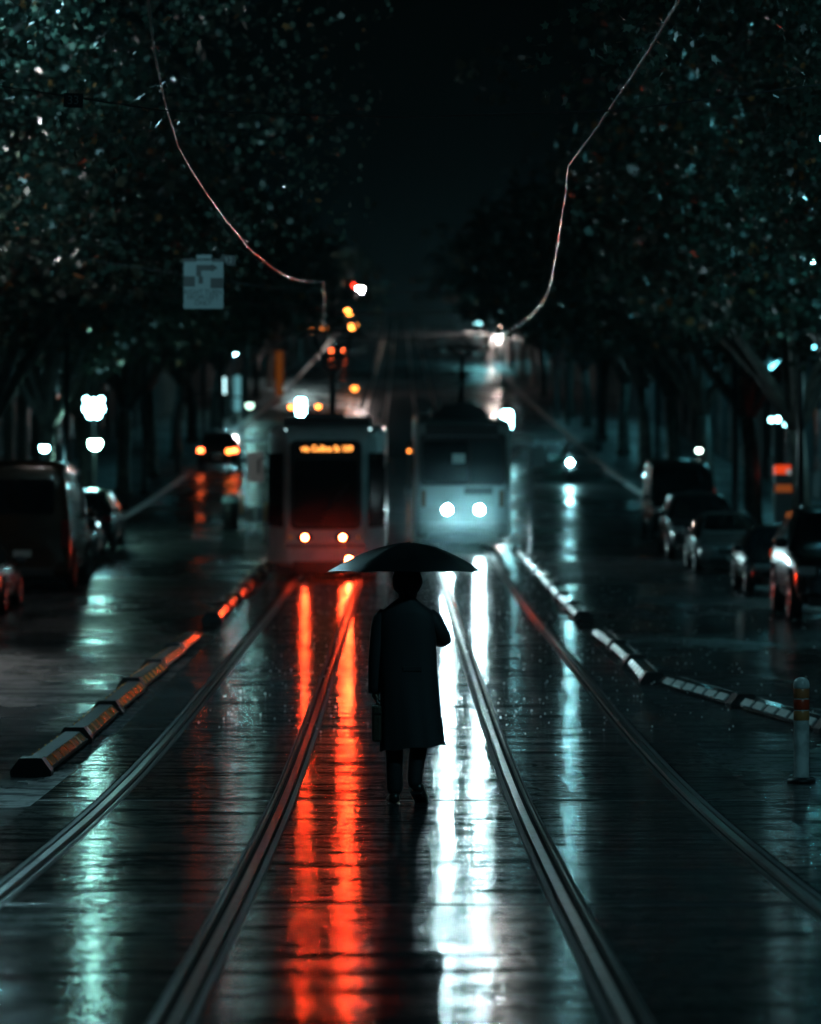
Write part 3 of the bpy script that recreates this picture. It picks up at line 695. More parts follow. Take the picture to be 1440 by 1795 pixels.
car('suv', -8.5, 90, True, paint('ink', (.02,.024,.03)), 'black car parked in front of the tall dark van')
car('sedan', -8.7, 97.5, True, paint('night', (.02,.024,.03)), 'low dark sedan parked nearest the post of the greenish globe lamp')
car('suv', -8.8, 105, True, paint('graphite', (.03,.034,.038)), 'dark off-roader parked beyond the low dark sedan')
car('suv', -8.2, 172, True, paint('night', (.02,.024,.03)), 'dark car with two glowing red tail lamps far up the lane', tail=26)
car('suv', 7.95, 68, False, paint('jet', (.012,.013,.015)), 'large jet-black car closest to the bollard, cut off by the picture edge', big=1.18)
car('sedan', 8.0, 92, False, paint('silver', (.20,.23,.24)), 'grey sedan with one glinting headlamp parked behind the jet-black car', head=None)
car('suv', 8.0, 101, False, paint('graphite', (.03,.034,.038)), 'graphite off-roader parked directly behind the grey sedan')
car('sedan', 8.15, 80, False, paint('coal', (.02,.022,.026)), 'coal-black sedan parked between the jet-black car and the grey sedan')
car('van', 8.3, 112, False, paint('petrol', (.03,.04,.045)), 'dark boxy van parked behind the graphite off-roader')
car('sedan', -7.0, 425, True, paint('night', (.02,.024,.03)), 'tiny car with two orange tail lamps far up the hill behind the pantograph', group='cars on the hill', tail=60)
# motorcycle with single headlamp
def motorcycle(px, d):
    x = (px-HX)*d/F; e = empty('motorcycle', (x, d, G(d)), rx=slope(d), label='motorcycle with one round white headlamp coming down the far lane', cat='motorcycle')
    for y in (0, 1.4):
        w = MB().lathe([(.22,-.05),(.3,-.06),(.33,0),(.3,.06),(.22,.05)], (0, y, .33), 20, axis='x').build('wheel', M_tyre, e)
        MB().lathe([(.001,-.03),(.05,-.03),(.05,.03),(.001,.03)], (0, y, .33), 12, axis='x').tube([(0,y,.12),(0,y,.54)], .012, 6).tube([(0,y-.21,.33),(0,y+.21,.33)], .012, 6).build('hub', M_rim, w)
    b = MB(); b.tube([(0,0,.33),(0,.18,.72),(0,.28,.95)], .035, 8); b.build('fork', M_grey, e)
    b = MB(); b.ball((0,.55,.80), .22, 8, (.8,1.3,.7)); b.box((0,.75,.45), (.32,.5,.36), bev=.08); b.tube([(0,.3,.85),(0,1.0,.6),(0,1.4,.33)], .05, 8); b.build('body', M_dark, e)
    MB().box((0,1.08,.82), (.26,.62,.10), bev=.04).build('seat', M_black, e)
    MB().tube([(-.36,.42,1.05),(-.15,.3,1.02),(.15,.3,1.02),(.36,.42,1.05)], .018, 6).build('handlebar', M_black, e)
    b = MB().lathe([(.12,.1),(.13,0),(.11,-.02)], (0,.1,.86), 16, axis='y').build('headlamp_bowl', M_chrome, e)
    disc(MB(), (0,.08,.86), .11).build('headlamp', emi('moto_head', ICE, 420), b)
    # rider
    r = empty('person', (x, d+.75, G(d)+.03), rx=slope(d), label='rider in dark clothes and helmet on the motorcycle', cat='person')
    m = MB(); m.tube([(0,.1,.80),(0,.08,1.05),(0,-.02,1.32),(0,-.06,1.42)], [.17,.16,.19,.09], 12)
    for s in (-1, 1):
        m.tube([(s*.17,-.03,1.34),(s*.33,-.12,1.12),(s*.33,-.34,1.06)], [.06,.05,.035], 8); m.tube([(s*.1,.08,.86),(s*.24,-.22,.72),(s*.2,.0,.3)], [.09,.075,.05], 8)
    m.build('body', M_dark, r); MB().ball((0,-.10,1.58), .14, 8, (.9,1,1.05)).build('helmet', M_black, r)
motorcycle(1000, 160)

# tram stop furniture beside the left tram
def board(px, py, d, w, h, label, m):
    p = at(px, py, d); gz = GP(p.x, d); H = p.z-gz
    e = empty('stop_sign_board', (p.x, d, gz), label=label, cat='sign board')
    MB().prism(rrect(w, h, .06, 4, 0, H), -.02, .02).build('panel', m, e)
    for s in (-.6, .6): MB().tube([(s*w/2,.04,0),(s*w/2,.04,H+h/2)], .03, 8).build('leg', M_grey, e)
board(448, 818, 118, .48, .95, 'pale upright notice board at the tram stop beside the red-lamped tram', mat('board_pale', (.62,.58,.55), .5, emit=(.8,.75,.72), es=.05))
def stop_post(px, d, h, c, label):
    x = (px-HX)*d/F; e = empty('marker_post', (x, d, G(d)), label=label, cat='marker post', group='orange marker posts at the tram stop')
    MB().lathe([(.001,0),(.12,0),(.1,.06),(.05,.09),(.05,h)], n=14).build('post', M_dark, e)
    MB().lathe([(.052,h*.55),(.065,h*.56),(.065,h*.98),(.04,h),(.001,h+.01)], n=14).build('sleeve', mat('sleeve', c, .3, coat=.5), e)
stop_post(424, 116, 1.25, (.6,.22,.06), 'orange marker post at the tram stop, standing farther from the tram')
stop_post(466, 112, 1.15, (.6,.25,.10), 'orange marker post at the tram stop, tight beside the tram flank')
p = at(405, 880, 122)
e = empty('litter_bin', (p.x, 122, G(122)), label='dark litter bin with a pale domed lid at the tram stop', cat='bin')
MB().lathe([(.001,0),(.24,0),(.28,.8),(.26,.82)], n=18).build('bin_body', M_black, e)
MB().lathe([(.29,.82),(.29,.9),(.2,1.05),(.001,1.1)], n=18).build('lid', mat('bin_lid', (.35,.5,.55), .3), e)
# slender pole beside the headlamped tram
p = at(915, 950, 103)
e = empty('stop_pole', (3.42, 101, G(101)), label='slender dark pole with a small flag sign beside the headlamped tram', cat='pole')
MB().lathe([(.001,0),(.14,0),(.12,.05),(.05,.1),(.045,3.0),(.001,3.02)], n=12).build('shaft', M_grey, e)
MB().prism(rrect(.36,.5,.04,3,.2,2.7), -.015, .015).build('flag', mat('flag_sign', (.25,.32,.33), .4), e)

# phone booth at far right with red lit head
p = at(1377, 850, 118); gz = GP(p.x, 118)
e = empty('phone_booth', (p.x, 118, gz), label='grey phone booth with a red-orange lit top and pale round emblem', cat='phone booth')
k = 118/F
MB().box((0,.3,.85), (.62,.6,1.7), bev=.03).build('cabinet', mat('booth_grey', (.25,.32,.34), .35), e)
zt = CAMZ+(HY-827)*k-gz; zs = CAMZ+(HY-856)*k-gz
MB().box((0,.3,zt), (.60,.56,.42), bev=.05).build('lit_head', mat('booth_red', (.5,.04,.01), .35, emit=(1,.07,.01), es=.75), e)
disc(MB(), (.12,.0,zt), .09).build('emblem', mat('emblem', (.6,.65,.65), .4, emit=(.8,.9,.9), es=.25), e)
MB().box((0,-.01,zs), (.6,.04,.22), bev=.01).build('stripe', mat('booth_orange', (.5,.16,.05), .4, emit=(1,.22,.04), es=.18), e)

# ------------------------------------------------------------------ buildings
def building(side, y0, y1, h, bays, floors, c, label, warm=None):
    x = side*15.2; z0 = G(y0)-.2; L_ = y1-y0
    e = empty('building', (x, y0, z0), label=label, cat='building', group='facades lining the street')
    M = mat('stone_%.3f' % c[0], c, .6, bump=(3, .02), var=(.8, tuple(k*.8 for k in c)))
    dz = G(y1)-G(y0); w = MB(); sg = side
    w.box((sg*6, L_/2, (h+dz)/2), (11.4, L_, h+dz))
    w.box((sg*.24, L_/2, h+dz-.4), (.9, L_+.1, .5)); w.box((sg*.2, L_/2, 4.6+dz), (.75, L_+.05, .35))
    for k in range(bays+1): w.box((sg*.22, .3+k*(L_-.6)/bays, (h+dz)/2), (.42, .55, h+dz-1))
    w.build('wall', M, e)
    win = None
    for f in range(floors):
        for k in range(bays):
            yy = .3+(k+.5)*(L_-.6)/bays; zz = 6.6+dz+f*3.5
            if zz+1.2 > h+dz-.7: continue
            if win is None:
                q = MB(); q.box((0,0,0), (.12,1.5,2.2)); q.box((-sg*.04,0,-1.16), (.26,1.7,.12)); win = q.build('window', M_dark, e)
                q = MB(); q.box((-sg*.065,0,.55), (.02,1.34,.95)); q.box((-sg*.065,0,-.5), (.02,1.34,1.0)); q.build('pane', M_glass, win)
                win.location = (sg*.26, yy, zz)
            else:
                o = copy_tree(win, e); o.location = (sg*.26, yy, zz)
    for k in range(bays):
        yy = .3+(k+.5)*(L_-.6)/bays; wd = (L_-.6)/bays-.9
        q = MB(); q.box((sg*.25, yy, 2.6+dz*(yy/L_)), (.08, wd, 2.6)); q.build('shopfront', M_glass, e)
    q = MB(); q.box((-sg*1.4, L_/2, 4.1+dz), (2.9, L_-.4, .22), bev=.04); q.build('awning', M_dark, e)
    if warm:
        q = MB(); q.box((-sg*1.4, L_*.3, 3.9+dz), (.25, L_*.4, .1)); q.build('awning_light', emi('awn%s%d' % (side, int(y0)), warm[0], warm[1]), e)
    return e
bl = ['pale corner facade','narrow dark facade','wide stone facade with a deep cornice','tall grey office facade','plain facade with an awning','facade half lost in the haze','last facade before the hill crest']
yy = 60
for i, L_ in enumerate((34, 28, 42, 46, 60, 80, 110)):
    for s in (-1, 1):
        building(s, yy, yy+L_-1.5, ([19,17,21,16,15,9,6] if s < 0 else [20,23,19,17,14,9,6])[i], max(3, int(L_/6)), 5, [(.16,.165,.17),(.10,.11,.12),(.2,.2,.19),(.13,.14,.15)][(i+(s > 0)) % 4],
                 '%s %s' % (bl[i], 'on the side of the tall dark van' if s < 0 else 'on the side of the phone booth'),
                 warm={(0,-1): (PINK, 3), (1,-1): (ICE, 6), (1,1): (ICE, 8), (2,1): (TEAL, 8), (3,-1): (TEAL, 1.5), (3,1): (TEAL, 5), (4,-1): (TEAL, 1.2), (4,1): (TEAL, 6)}.get((i, s)))
    yy += L_
# lit shop sign under the awning
p = at(84, 698, 140)
e = empty('shop_sign', p, label='row of pinkish lit lightboxes hung under an awning behind the van', cat='shop sign')
MB().box((-.35,.05,0), (.75,.1,.55), bev=.03).build('dim_box', mat('shop_dim', (.2,.25,.25), .4, emit=(.3,.6,.62), es=.08), e)
MB().box((-.10,-.02,.13), (.36,.08,.2), bev=.03).build('pale_box', emi('shop_pale', (1,.85,.83), 1.6), e)
MB().ball((.44,-.02,-.02), .25, 8, (.8,.3,1)).build('round_box', emi('shop_pink', (1,.45,.33), 1.0), e)
MB().box((.75,.02,.12), (.18,.06,.3), bev=.03).build('small_box', emi('shop_small', (.8,.6,.55), .35), e)
# wall lamps at right
for i, (px, py, s_) in enumerate(((1353,736,14),(1364,735,26),(1378,743,10))):
    p = at(px, py, 124)
    e = empty('wall_lamp', p, label='small round wall lamp over the phone booth, '+('dimmest outer one','brightest middle one','slightly lower one')[i], cat='wall lamp', group='wall lamps over the phone booth')
    MB().ball((0,0,0), .085, 8).build('lamp_globe', emi('wall_l%d' % i, ICE, s_), e)
    MB().tube([(0,.05,.06),(0,.2,.25),(.02,.3,1.2)], .02, 6).build('bracket', M_dark, e)

# ------------------------------------------------------------------ trees
def leaf_material():
    m = bpy.data.materials.new('plane_leaf'); m.use_nodes = True; nt = m.node_tree; N = nt.nodes; L = nt.links
    b = N['Principled BSDF']; g = N.new('ShaderNodeNewGeometry'); cr = N.new('ShaderNodeValToRGB')
    el = cr.color_ramp.elements; cr.color_ramp.interpolation = 'CONSTANT'
    el[0].color = (.030,.055,.042,1); el[1].position = .35; el[1].color = (.045,.075,.055,1)
    for p_, c in ((.6,(.075,.10,.075,1)),(.8,(.04,.07,.055,1)),(.975,(.26,.11,.04,1)),(.99,(.2,.08,.03,1))):
        k = el.new(p_); k.color = c
    L.new(g.outputs['Random Per Island'], cr.inputs[0]); L.new(cr.outputs[0], b.inputs['Base Color'])
    b.inputs['Roughness'].default_value = .42; b.inputs['Coat Weight'].default_value = .12; b.inputs['Coat Roughness'].default_value = .12
    tr = N.new('ShaderNodeBsdfTranslucent'); L.new(cr.outputs[0], tr.inputs[0]); mx = N.new('ShaderNodeMixShader'); mx.inputs[0].default_value = .28
    L.new(b.outputs[0], mx.inputs[1]); L.new(tr.outputs[0], mx.inputs[2]); L.new(mx.outputs[0], N['Material Output'].inputs[0])
    return m
M_leaf = leaf_material()
def leaf_cloud(name, centres, per, spread, size, fine, seed):
    r = np.random.default_rng(seed)
    C = np.repeat(np.array(centres), per, axis=0); n = len(C)
    g_ = r.normal(0, 1, (n, 3)); ln_ = np.linalg.norm(g_, axis=1)[:, None]; g_ = g_*np.minimum(1, 1.5/ln_)
    C = C+g_*np.array(spread)
    if fine: # five-lobed leaf
        ang = np.array([-90,-62,-25,-8,25,45,68,90,112,135,155,188,205,242])*math.pi/180
        rad = np.array([.25,.42,.62,.38,.92,.50,.55,1.0,.55,.50,.92,.38,.62,.42])
    else:
        ang = np.array([-90,-20,35,90,145,200])*math.pi/180; rad = np.array([.5,.8,.7,1.,.7,.8])
    k = len(ang); base = np.stack([rad*np.cos(ang), rad*np.sin(ang), .12*np.abs(np.cos(ang))*rad], 1)
    # random rotations
    q = r.normal(0, 1, (n, 4)); q[:, 0] += .5; q /= np.linalg.norm(q, axis=1)[:, None]
    w, x, y, z = q.T
    Rm = np.stack([1-2*(y*y+z*z), 2*(x*y-z*w), 2*(x*z+y*w), 2*(x*y+z*w), 1-2*(x*x+z*z), 2*(y*z-x*w), 2*(x*z-y*w), 2*(y*z+x*w), 1-2*(x*x+y*y)], 1).reshape(n, 3, 3)
    sz = size*r.uniform(.6, 1.2, n)
    V = np.einsum('nij,kj->nki', Rm, base)*sz[:, None, None]+C[:, None, :]
    me = bpy.data.meshes.new(name); me.vertices.add(n*k); me.vertices.foreach_set('co', V.reshape(-1).astype(np.float32))
    me.loops.add(n*k); me.loops.foreach_set('vertex_index', np.arange(n*k, dtype=np.int32))
    me.polygons.add(n); me.polygons.foreach_set('loop_start', np.arange(0, n*k, k, dtype=np.int32))
    me.update(calc_edges=True); me.materials.append(M_leaf)
    return me
def make_tree(seed, rad, zc, ncl, per, size, fine):
    r = random.Random(seed)
    cents = []; limbs = []
    fork = Vector((r.uniform(-.2,.2), r.uniform(-.3,.3), 3.4))
    for i in range(9):
        a = 2*math.pi*i/9+r.uniform(-.3,.3); el = r.uniform(.1, 1.1)
        tip = Vector((rad[0]*math.cos(a)*math.cos(el)*.85, rad[1]*math.sin(a)*math.cos(el)*.85, zc+rad[2]*math.sin(el)*.8))
        mid = fork.lerp(tip, .45)+Vector((0,0,.8+r.uniform(-.3,.5)))
        limbs.append((fork, mid, tip))
    limbs.append((fork, fork+Vector((.3,.1,3.5)), Vector((r.uniform(-.5,.5), 0, zc+rad[2]*.8))))
    for i in range(ncl):
        # clusters along limbs and at the outer shell
        if r.random() < .35:
            l = r.choice(limbs); t = r.uniform(.35, 1.0); p = l[0].lerp(l[1], t*2) if t < .5 else l[1].lerp(l[2], t*2-1)
            p = p+Vector((r.gauss(0,.7), r.gauss(0,.7), r.gauss(0,.5)))
        else:
            a = r.uniform(0, 2*math.pi); u = r.uniform(-.75, 1); k = r.uniform(.62, 1.0)
            c = math.sqrt(max(0, 1-u*u)); lump = 1+.16*math.sin(3*a+seed)+.12*math.sin(5*u*3+a*2)
            p = Vector((rad[0]*c*math.cos(a)*k*lump, rad[1]*c*math.sin(a)*k*lump, zc+rad[2]*u*k*(1+.1*math.sin(4*a))))
            if c*k > .8 and u < .2: p.z -= r.uniform(0, 1.3)
        cents.append(tuple(p))
    t = MB(); t.tube([(0,0,-.1),(.02,0,.3),(0,.02,1.6),tuple(fork)], [.42,.30,.25,.23], 12)
    for l in limbs:
        n = 6; pts = []; rr = []
        for i in range(n+1):
            f = i/n; p = l[0].lerp(l[1], f).lerp(l[1].lerp(l[2], f), f)
            pts.append(p+Vector((r.uniform(-.1,.1), r.uniform(-.1,.1), r.uniform(-.08,.08)))*(0 if i in (0,) else 1)); rr.append(.16*(1-f)+.025)
        t.tube(pts, rr, 7)
        for j in range(4):
            k = r.randint(2, n-1); o_ = pts[k]; dv = Vector((r.uniform(-1,1), r.uniform(-1,1), r.uniform(-.2,.9)))*1.9
            t.tube([o_, o_+dv*.5+Vector((0,0,.15)), o_+dv], [rr[k]*.5, rr[k]*.32, .012], 5)
    tr = t.build('trunk', M_bark)
    cr = leaf_cloud('crown', cents, per, (.50,.50,.34), size, fine, seed)
    cm = bpy.data.objects.new('crown', cr); col.objects.link(cm)
    return tr, cm
VAR = {}
def tree_at(variant, x, y, rz, sc_, label, group):
    e = empty('plane_tree', (x, y, GP(x, y)), rz=rz, label=label, cat='tree', group=group); e.scale = (sc_,)*3
    if variant not in VAR:
        VAR[variant] = make_tree(*TV[variant]); parts = VAR[variant]
    else: parts = []
    for src in VAR[variant]:
        o = src if src in parts else src.copy()
        if o is not src: col.objects.link(o)
        o.parent = e
TV = {'n0': (3, (8.9,6.8,4.6), 8.4, 620, 60, .078, True), 'n1': (11, (8.9,6.4,4.4), 8.7, 620, 60, .078, True),
      'm0': (21, (7.6,6.6,4.4), 8.6, 300, 30, .14, False), 'm1': (25, (7.9,6.4,4.2), 8.8, 300, 30, .14, False), 'f0': (31, (7.8,6.6,4.6), 8.7, 130, 16, .30, False)}
def ordw(i):
    if i < 20: return ORD[i]
    return 'twenty-'+ORD[i-20]
for s in (-1, 1):
    ds = [34, 45, 57, 70, 84, 99, 115, 131, 147, 164, 182, 200, 220, 240, 262, 285, 310, 338, 368, 400, 436, 475]
    if s > 0: ds = [d+3.5 for d in ds]
    for i, d in enumerate(ds):
        v = ('n0','n1')[(i+(s > 0)) % 2] if d < 66 else (('m0','m1')[i % 2] if d < 170 else 'f0')
        tree_at(v, s*(10.75+rng.uniform(-.15,.15)), d, rng.uniform(0, 6.28), rng.uniform(.93, 1.08),
                'plane tree with wet leaves, %s along the row beside the %s' % (ordw(i), 'tall dark van' if s < 0 else 'bollard and black cars'), 'street trees of the avenue')

# ------------------------------------------------------------------ person, umbrella, bag
PX, PY = .055, 31.4
PZ = G(PY)+.03
def Z(zy): return (1671-zy)/726.0
def X(zx): return (zx-540)/726.0
def skin_mesh(verts, edges, radii, root=0, sub=2):
    me = bpy.data.meshes.new('sk'); me.from_pydata(verts, edges, [])
    o = bpy.data.objects.new('sk', me); col.objects.link(o)
    md = o.modifiers.new('k', 'SKIN'); md.use_smooth_shade = True
    sv = me.skin_vertices[0].data
    for i, r in enumerate(radii): sv[i].radius = r if isinstance(r, tuple) else (r, r); sv[i].use_root = (i == root)
    if sub: s2 = o.modifiers.new('s', 'SUBSURF'); s2.levels = sub; s2.render_levels = sub
    dg = bpy.context.evaluated_depsgraph_get(); out = bpy.data.meshes.new_from_object(o.evaluated_get(dg))
    bpy.data.objects.remove(o); return out
def hand_chain(wr, dirv, side, curl):
    """five fingers of unequal length plus palm, as (verts, radii) chains"""
    d = Vector(dirv).normalized(); sd = Vector(side).normalized(); n = d.cross(sd).normalized()
    ch = []
    palm = [wr, wr+d*.045, wr+d*.085]; ch.append((palm, [(.026,.018),(.036,.016),(.036,.015)]))
    for k, (o_, L_) in enumerate(((-.030,.068),(-.010,.076),(.011,.072),(.031,.056))):
        b = wr+d*.085+sd*o_; pts = [b-d*.02, b]; a = 0
        for j in range(3):
            a += curl; pts.append(pts[-1]+(d*math.cos(a)+n*math.sin(a))*L_*(.42,.32,.26)[j])
        ch.append((pts, [.0095,.0095,.009,.0085,.007]))
    b = wr+d*.03-sd*.03; ch.append(([b, b-sd*.025+d*.025+n*.01, b-sd*.03+d*.05+n*.03, b-sd*.02+d*.07+n*.045], [.013,.012,.0105,.008]))
    return ch
def merge(meshes, name, voxel=None, mtl=None, parent=None):
    bm = bmesh.new()
    for m in meshes: bm.from_mesh(m)
    me = bpy.data.meshes.new(name); bm.to_mesh(me); bm.free()
    o = bpy.data.objects.new(name, me); col.objects.link(o)
    if voxel:
        md = o.modifiers.new('r', 'REMESH'); md.mode = 'VOXEL'; md.voxel_size = voxel; md.use_smooth_shade = True
        s_ = o.modifiers.new('sm', 'SMOOTH'); s_.iterations = 3; s_.factor = .5
        dg = bpy.context.evaluated_depsgraph_get(); me2 = bpy.data.meshes.new_from_object(o.evaluated_get(dg)); me2.name = name
        o.modifiers.clear(); o.data = me2; me = me2
    me.materials.clear(); me.materials.append(mtl)
    for p_ in me.polygons: p_.use_smooth = True
    if parent: o.parent = parent
    return o
per = empty('person', (PX, PY, PZ), label='person in a long dark coat walking away under a black umbrella, holding a bag', cat='person')
M_skin = mat('skin', (.36,.23,.17), .5)
M_coat = mat('wool_coat', (.028,.031,.035), .6, bump=(120, .002), spec=.3)
M_trou = mat('dark_trousers', (.02,.021,.024), .7, bump=(90, .001), spec=.3)
M_hair = mat('black_hair', (.012,.011,.011), .45, bump=(160, .004))
M_shoe = mat('leather_shoe', (.018,.017,.016), .3)
EL = Vector((X(783), .04, 1.335)); ER = Vector((-.268, -.02, 1.20))   # right elbow, left elbow
HR = Vector((.05, .27, 1.40)); HLw = Vector((-.262, .03, .925))
bv = [(0,0,.93),(0,.0,1.10),(0,0,1.32),(0,.0,1.50),(0,.01,1.60),(0,.02,1.70),(0,.03,1.80),
      (-.19,0,1.50),tuple(ER),tuple(HLw),(.19,0,1.49),tuple(EL),tuple(HR),
      (-.09,0,.86),(-.105,.03,.48),(-.10,.0,.09),(.085,0,.86),(.085,.06,.47),(.045,-.03,.16)]
be = [(0,1),(1,2),(2,3),(3,4),(4,5),(5,6),(3,7),(7,8),(8,9),(3,10),(10,11),(11,12),(0,13),(13,14),(14,15),(0,16),(16,17),(17,18)]
brd = [(.15,.11),(.13,.10),(.155,.11),(.15,.09),(.06,.06),(.055,.058),(.05,.05),.062,.045,.028,.062,.046,.028,.085,.058,.038,.085,.058,.038]
meshes = [skin_mesh(bv, be, brd)]
for wr_, dv, sv, cu in ((HLw, (0,.04,-1), (0,1,0), .55), (HR, (-.35,.35,.85), (0,.9,-.4), .75)):
    for pts, rd in hand_chain(Vector(wr_), dv, sv, cu):
        meshes.append(skin_mesh([tuple(p_) for p_ in pts], [(i, i+1) for i in range(len(pts)-1)], rd, sub=1))
# head with face (looks away from the camera, +y)
hb = MB(); hb.ball((0,0,0), 1, 20); hv = []
for v in hb.v:
    x, y, z = v
    jaw = 1-.28*max(0, -z)**1.3; X_ = x*.078*jaw; Y_ = y*.098*(1-.12*max(0, -z)*(y < 0)); Z_ = z*.118
    if y > 0:
        nose = math.exp(-((x/.16)**2+((z+.12)/.22)**2)); Y_ += .022*nose
        for sx in (-1, 1): Y_ -= .010*math.exp(-(((x-sx*.38)/.18)**2+((z-.06)/.13)**2))
        Y_ += .006*math.exp(-((x/.3)**2+((z+.52)/.09)**2)); Y_ += .007*math.exp(-((x/.25)**2+((z+.85)/.15)**2))
    hv.append((X_, Y_+.03, Z_+1.80))
hm = bpy.data.meshes.new('h'); hm.from_pydata(hv, [], hb.f); meshes.append(hm)
for s in (-1, 1):
    q = MB(); q.ball((s*.082,.02,1.79), .03, 8, (.35,.6,1)); em = bpy.data.meshes.new('e'); em.from_pydata(q.v, [], q.f); meshes.append(em)
merge(meshes, 'body', .007, M_skin, per)
for s in (-1, 1): MB().ball((s*.031,.112,1.807), .012, 8).build('eye', mat('eye', (.6,.6,.6), .2), per)
# hair: full, rounded, narrow at the nape
hr_ = MB(); prof = [(.045,1.685),(.062,1.70),(.088,1.725),(.112,1.76),(.121,1.80),(.120,1.84),(.108,1.885),(.08,1.915),(.04,1.93),(.002,1.935)]
rings = []
for r_, z in prof:
    ring = []
    for k in range(32):
        a = 2*math.pi*k/32; rr = r_*(1+.035*math.sin(5*a+z*60)+.02*math.sin(11*a+z*25))
        yy = rr*math.sin(a)*1.08
        if yy > 0 and z < 1.86: yy = min(yy, .045)
        ring.append((rr*math.cos(a)+X(538), yy+.015, z))
    rings.append(ring)
hr_.loft(rings).build('hair', M_hair, per)
# coat: rings with folds, closed shell from collar to hem
cz = [(1.715,-.045,.046,.062,.066),(1.685,-.062,.058,.072,.075),(1.655,-.105,.085,.085,.085),(1.62,-.150,.135,.10,.095),(1.585,-.195,.185,.115,.10),(1.55,-.228,.222,.12,.105),(1.50,-.238,.236,.125,.11),
      (1.40,-.235,.236,.13,.12),(1.25,-.232,.236,.13,.125),(1.10,-.234,.240,.135,.13),(.95,-.222,.252,.145,.135),(.80,-.222,.266,.155,.145),(.65,-.224,.284,.165,.15),(.52,-.226,.302,.17,.155),(.455,-.228,.311,.172,.157)]
rings = []; nk = 64
for z, xl, xr, db, df in cz:
    ring = []; cx = (xl+xr)/2; hw = (xr-xl)/2; t = max(0, (1.2-z)/.75)
    for k in range(nk):
        a = 2*math.pi*k/nk; c, s_ = math.cos(a), math.sin(a)
        f = 1+t*(.035*math.sin(7*a+.6)+.022*math.sin(13*a+2+z*2))+.012*math.sin(3*a+z*9)
        ex = .82
        px_ = cx+hw*math.copysign(abs(c)**ex, c)*(1+(f-1)*.25); py_ = math.copysign(abs(s_)**ex, s_)*(df if s_ > 0 else db)*f
        zz = z
        if z < .5: zz = z+.03*(c)*.9+.006*math.sin(7*a)
        ring.append((px_, py_, zz))
    rings.append(ring)
ct = MB(); ct.loft(rings, caps=False)
ins = [[(x_*.97+.001, y_*.94, z_) for x_, y_, z_ in rg] for rg in rings[::-1]]
ct.loft(ins, caps=False)
co = ct.build('coat', M_coat, per)
def sleeve(pts, rad, name):
    P = [Vector(p_) for p_ in pts]; rings_n = []
    m = MB(); m.tube(P, rad, 20, cap=True); o = m.build(name, M_coat, per); return o
# left sleeve (hanging)
sleeve([(-.175,0,1.56),(-.215,0,1.50),(-.235,0,1.42),(-.250,-.01,1.30),(-.262,-.01,1.18),(-.266,.0,1.06),(-.266,.02,.96),(-.264,.03,.905)], [.055,.068,.066,.060,.056,.055,.056,.058], 'sleeve')
# right sleeve: out to the elbow, then forward and in to the hand
sleeve([(.165,0,1.555),(.205,.0,1.50),(.245,.005,1.44),(.285,.02,1.375),(.302,.04,1.335),(.285,.09,1.325),(.235,.15,1.338),(.16,.21,1.37),(.09,.25,1.395)], [.055,.070,.068,.063,.060,.058,.054,.050,.050], 'sleeve')
cl = MB(); cl.lathe([(.060,1.675),(.075,1.69),(.072,1.735),(.064,1.74),(.056,1.70)], (.0,.008,0), 28); cl.build('collar', M_coat, per)
bt = MB(); bt.box((.04,-.137,1.10), (.16,.012,.04), bev=.005); bt.build('half_belt', M_coat, per)
# trousers
sk = skin_mesh([(0,0,.92),(-.09,0,.84),(-.108,.03,.48),(-.105,.0,.16),(-.104,-.005,.055),(.09,0,.84),(.095,.05,.47),(.058,-.03,.22),(.062,-.075,.11)],
               [(0,1),(1,2),(2,3),(3,4),(0,5),(5,6),(6,7),(7,8)], [(.14,.1),(.1,.095),(.076,.08),(.066,.07),(.066,.072),(.1,.095),(.078,.08),(.062,.066),(.060,.064)])
merge([sk], 'trousers', .01, M_trou, per)
def shoe(x, y, z, rx, rz=0):
    m = MB(); rings = []
    for t, w, h, zb in ((0,.026,.055,.012),(.03,.036,.085,.0),(.08,.038,.095,.0),(.12,.036,.075,.004),(.18,.044,.055,.0),(.24,.042,.042,.0),(.285,.024,.026,.006)):
        ring = []
        for k in range(16):
            a = 2*math.pi*k/16; ring.append((w*math.cos(a)*(1.05 if math.sin(a) < 0 else .9), t, zb+h/2+h/2*math.sin(a)))
        rings.append(ring)
    m.loft(rings); o = m.build('shoe', M_shoe, per)
    o.location = (x, y, z); o.rotation_euler = (rx, 0, rz); o.scale = (1.3, 1.05, 1.1)
    s = MB(); s.box((0,.14,-.006), (.084,.27,.014), bev=.005).box((0,.03,-.018), (.07,.07,.02), bev=.004); s.build('sole', M_rubber, o)
shoe(-.105, -.07, .0, 0, R(5)); shoe(.072, -.11, .105, R(-24), R(-12))

# umbrella
UX, UY = X(526)+PX, PY+.20
um = empty('umbrella', (UX, UY, PZ), label='open black umbrella held over the walking person', cat='umbrella')
RIM, TOP, RAD = Z(301), Z(122), .655
M_umb = bpy.data.materials.new('umbrella_fabric'); M_umb.use_nodes = True
_b = M_umb.node_tree.nodes['Principled BSDF']; _b.inputs['Base Color'].default_value = (.02,.021,.023,1); _b.inputs['Roughness'].default_value = .3; _b.inputs['Sheen Weight'].default_value = 0
_t = M_umb.node_tree.nodes.new('ShaderNodeBsdfTranslucent'); _t.inputs[0].default_value = (.05,.055,.06,1); _m = M_umb.node_tree.nodes.new('ShaderNodeMixShader'); _m.inputs[0].default_value = .3
M_umb.node_tree.links.new(_b.outputs[0], _m.inputs[1]); M_umb.node_tree.links.new(_t.outputs[0], _m.inputs[2]); M_umb.node_tree.links.new(_m.outputs[0], M_umb.node_tree.nodes['Material Output'].inputs[0])
nr, na = 14, 96
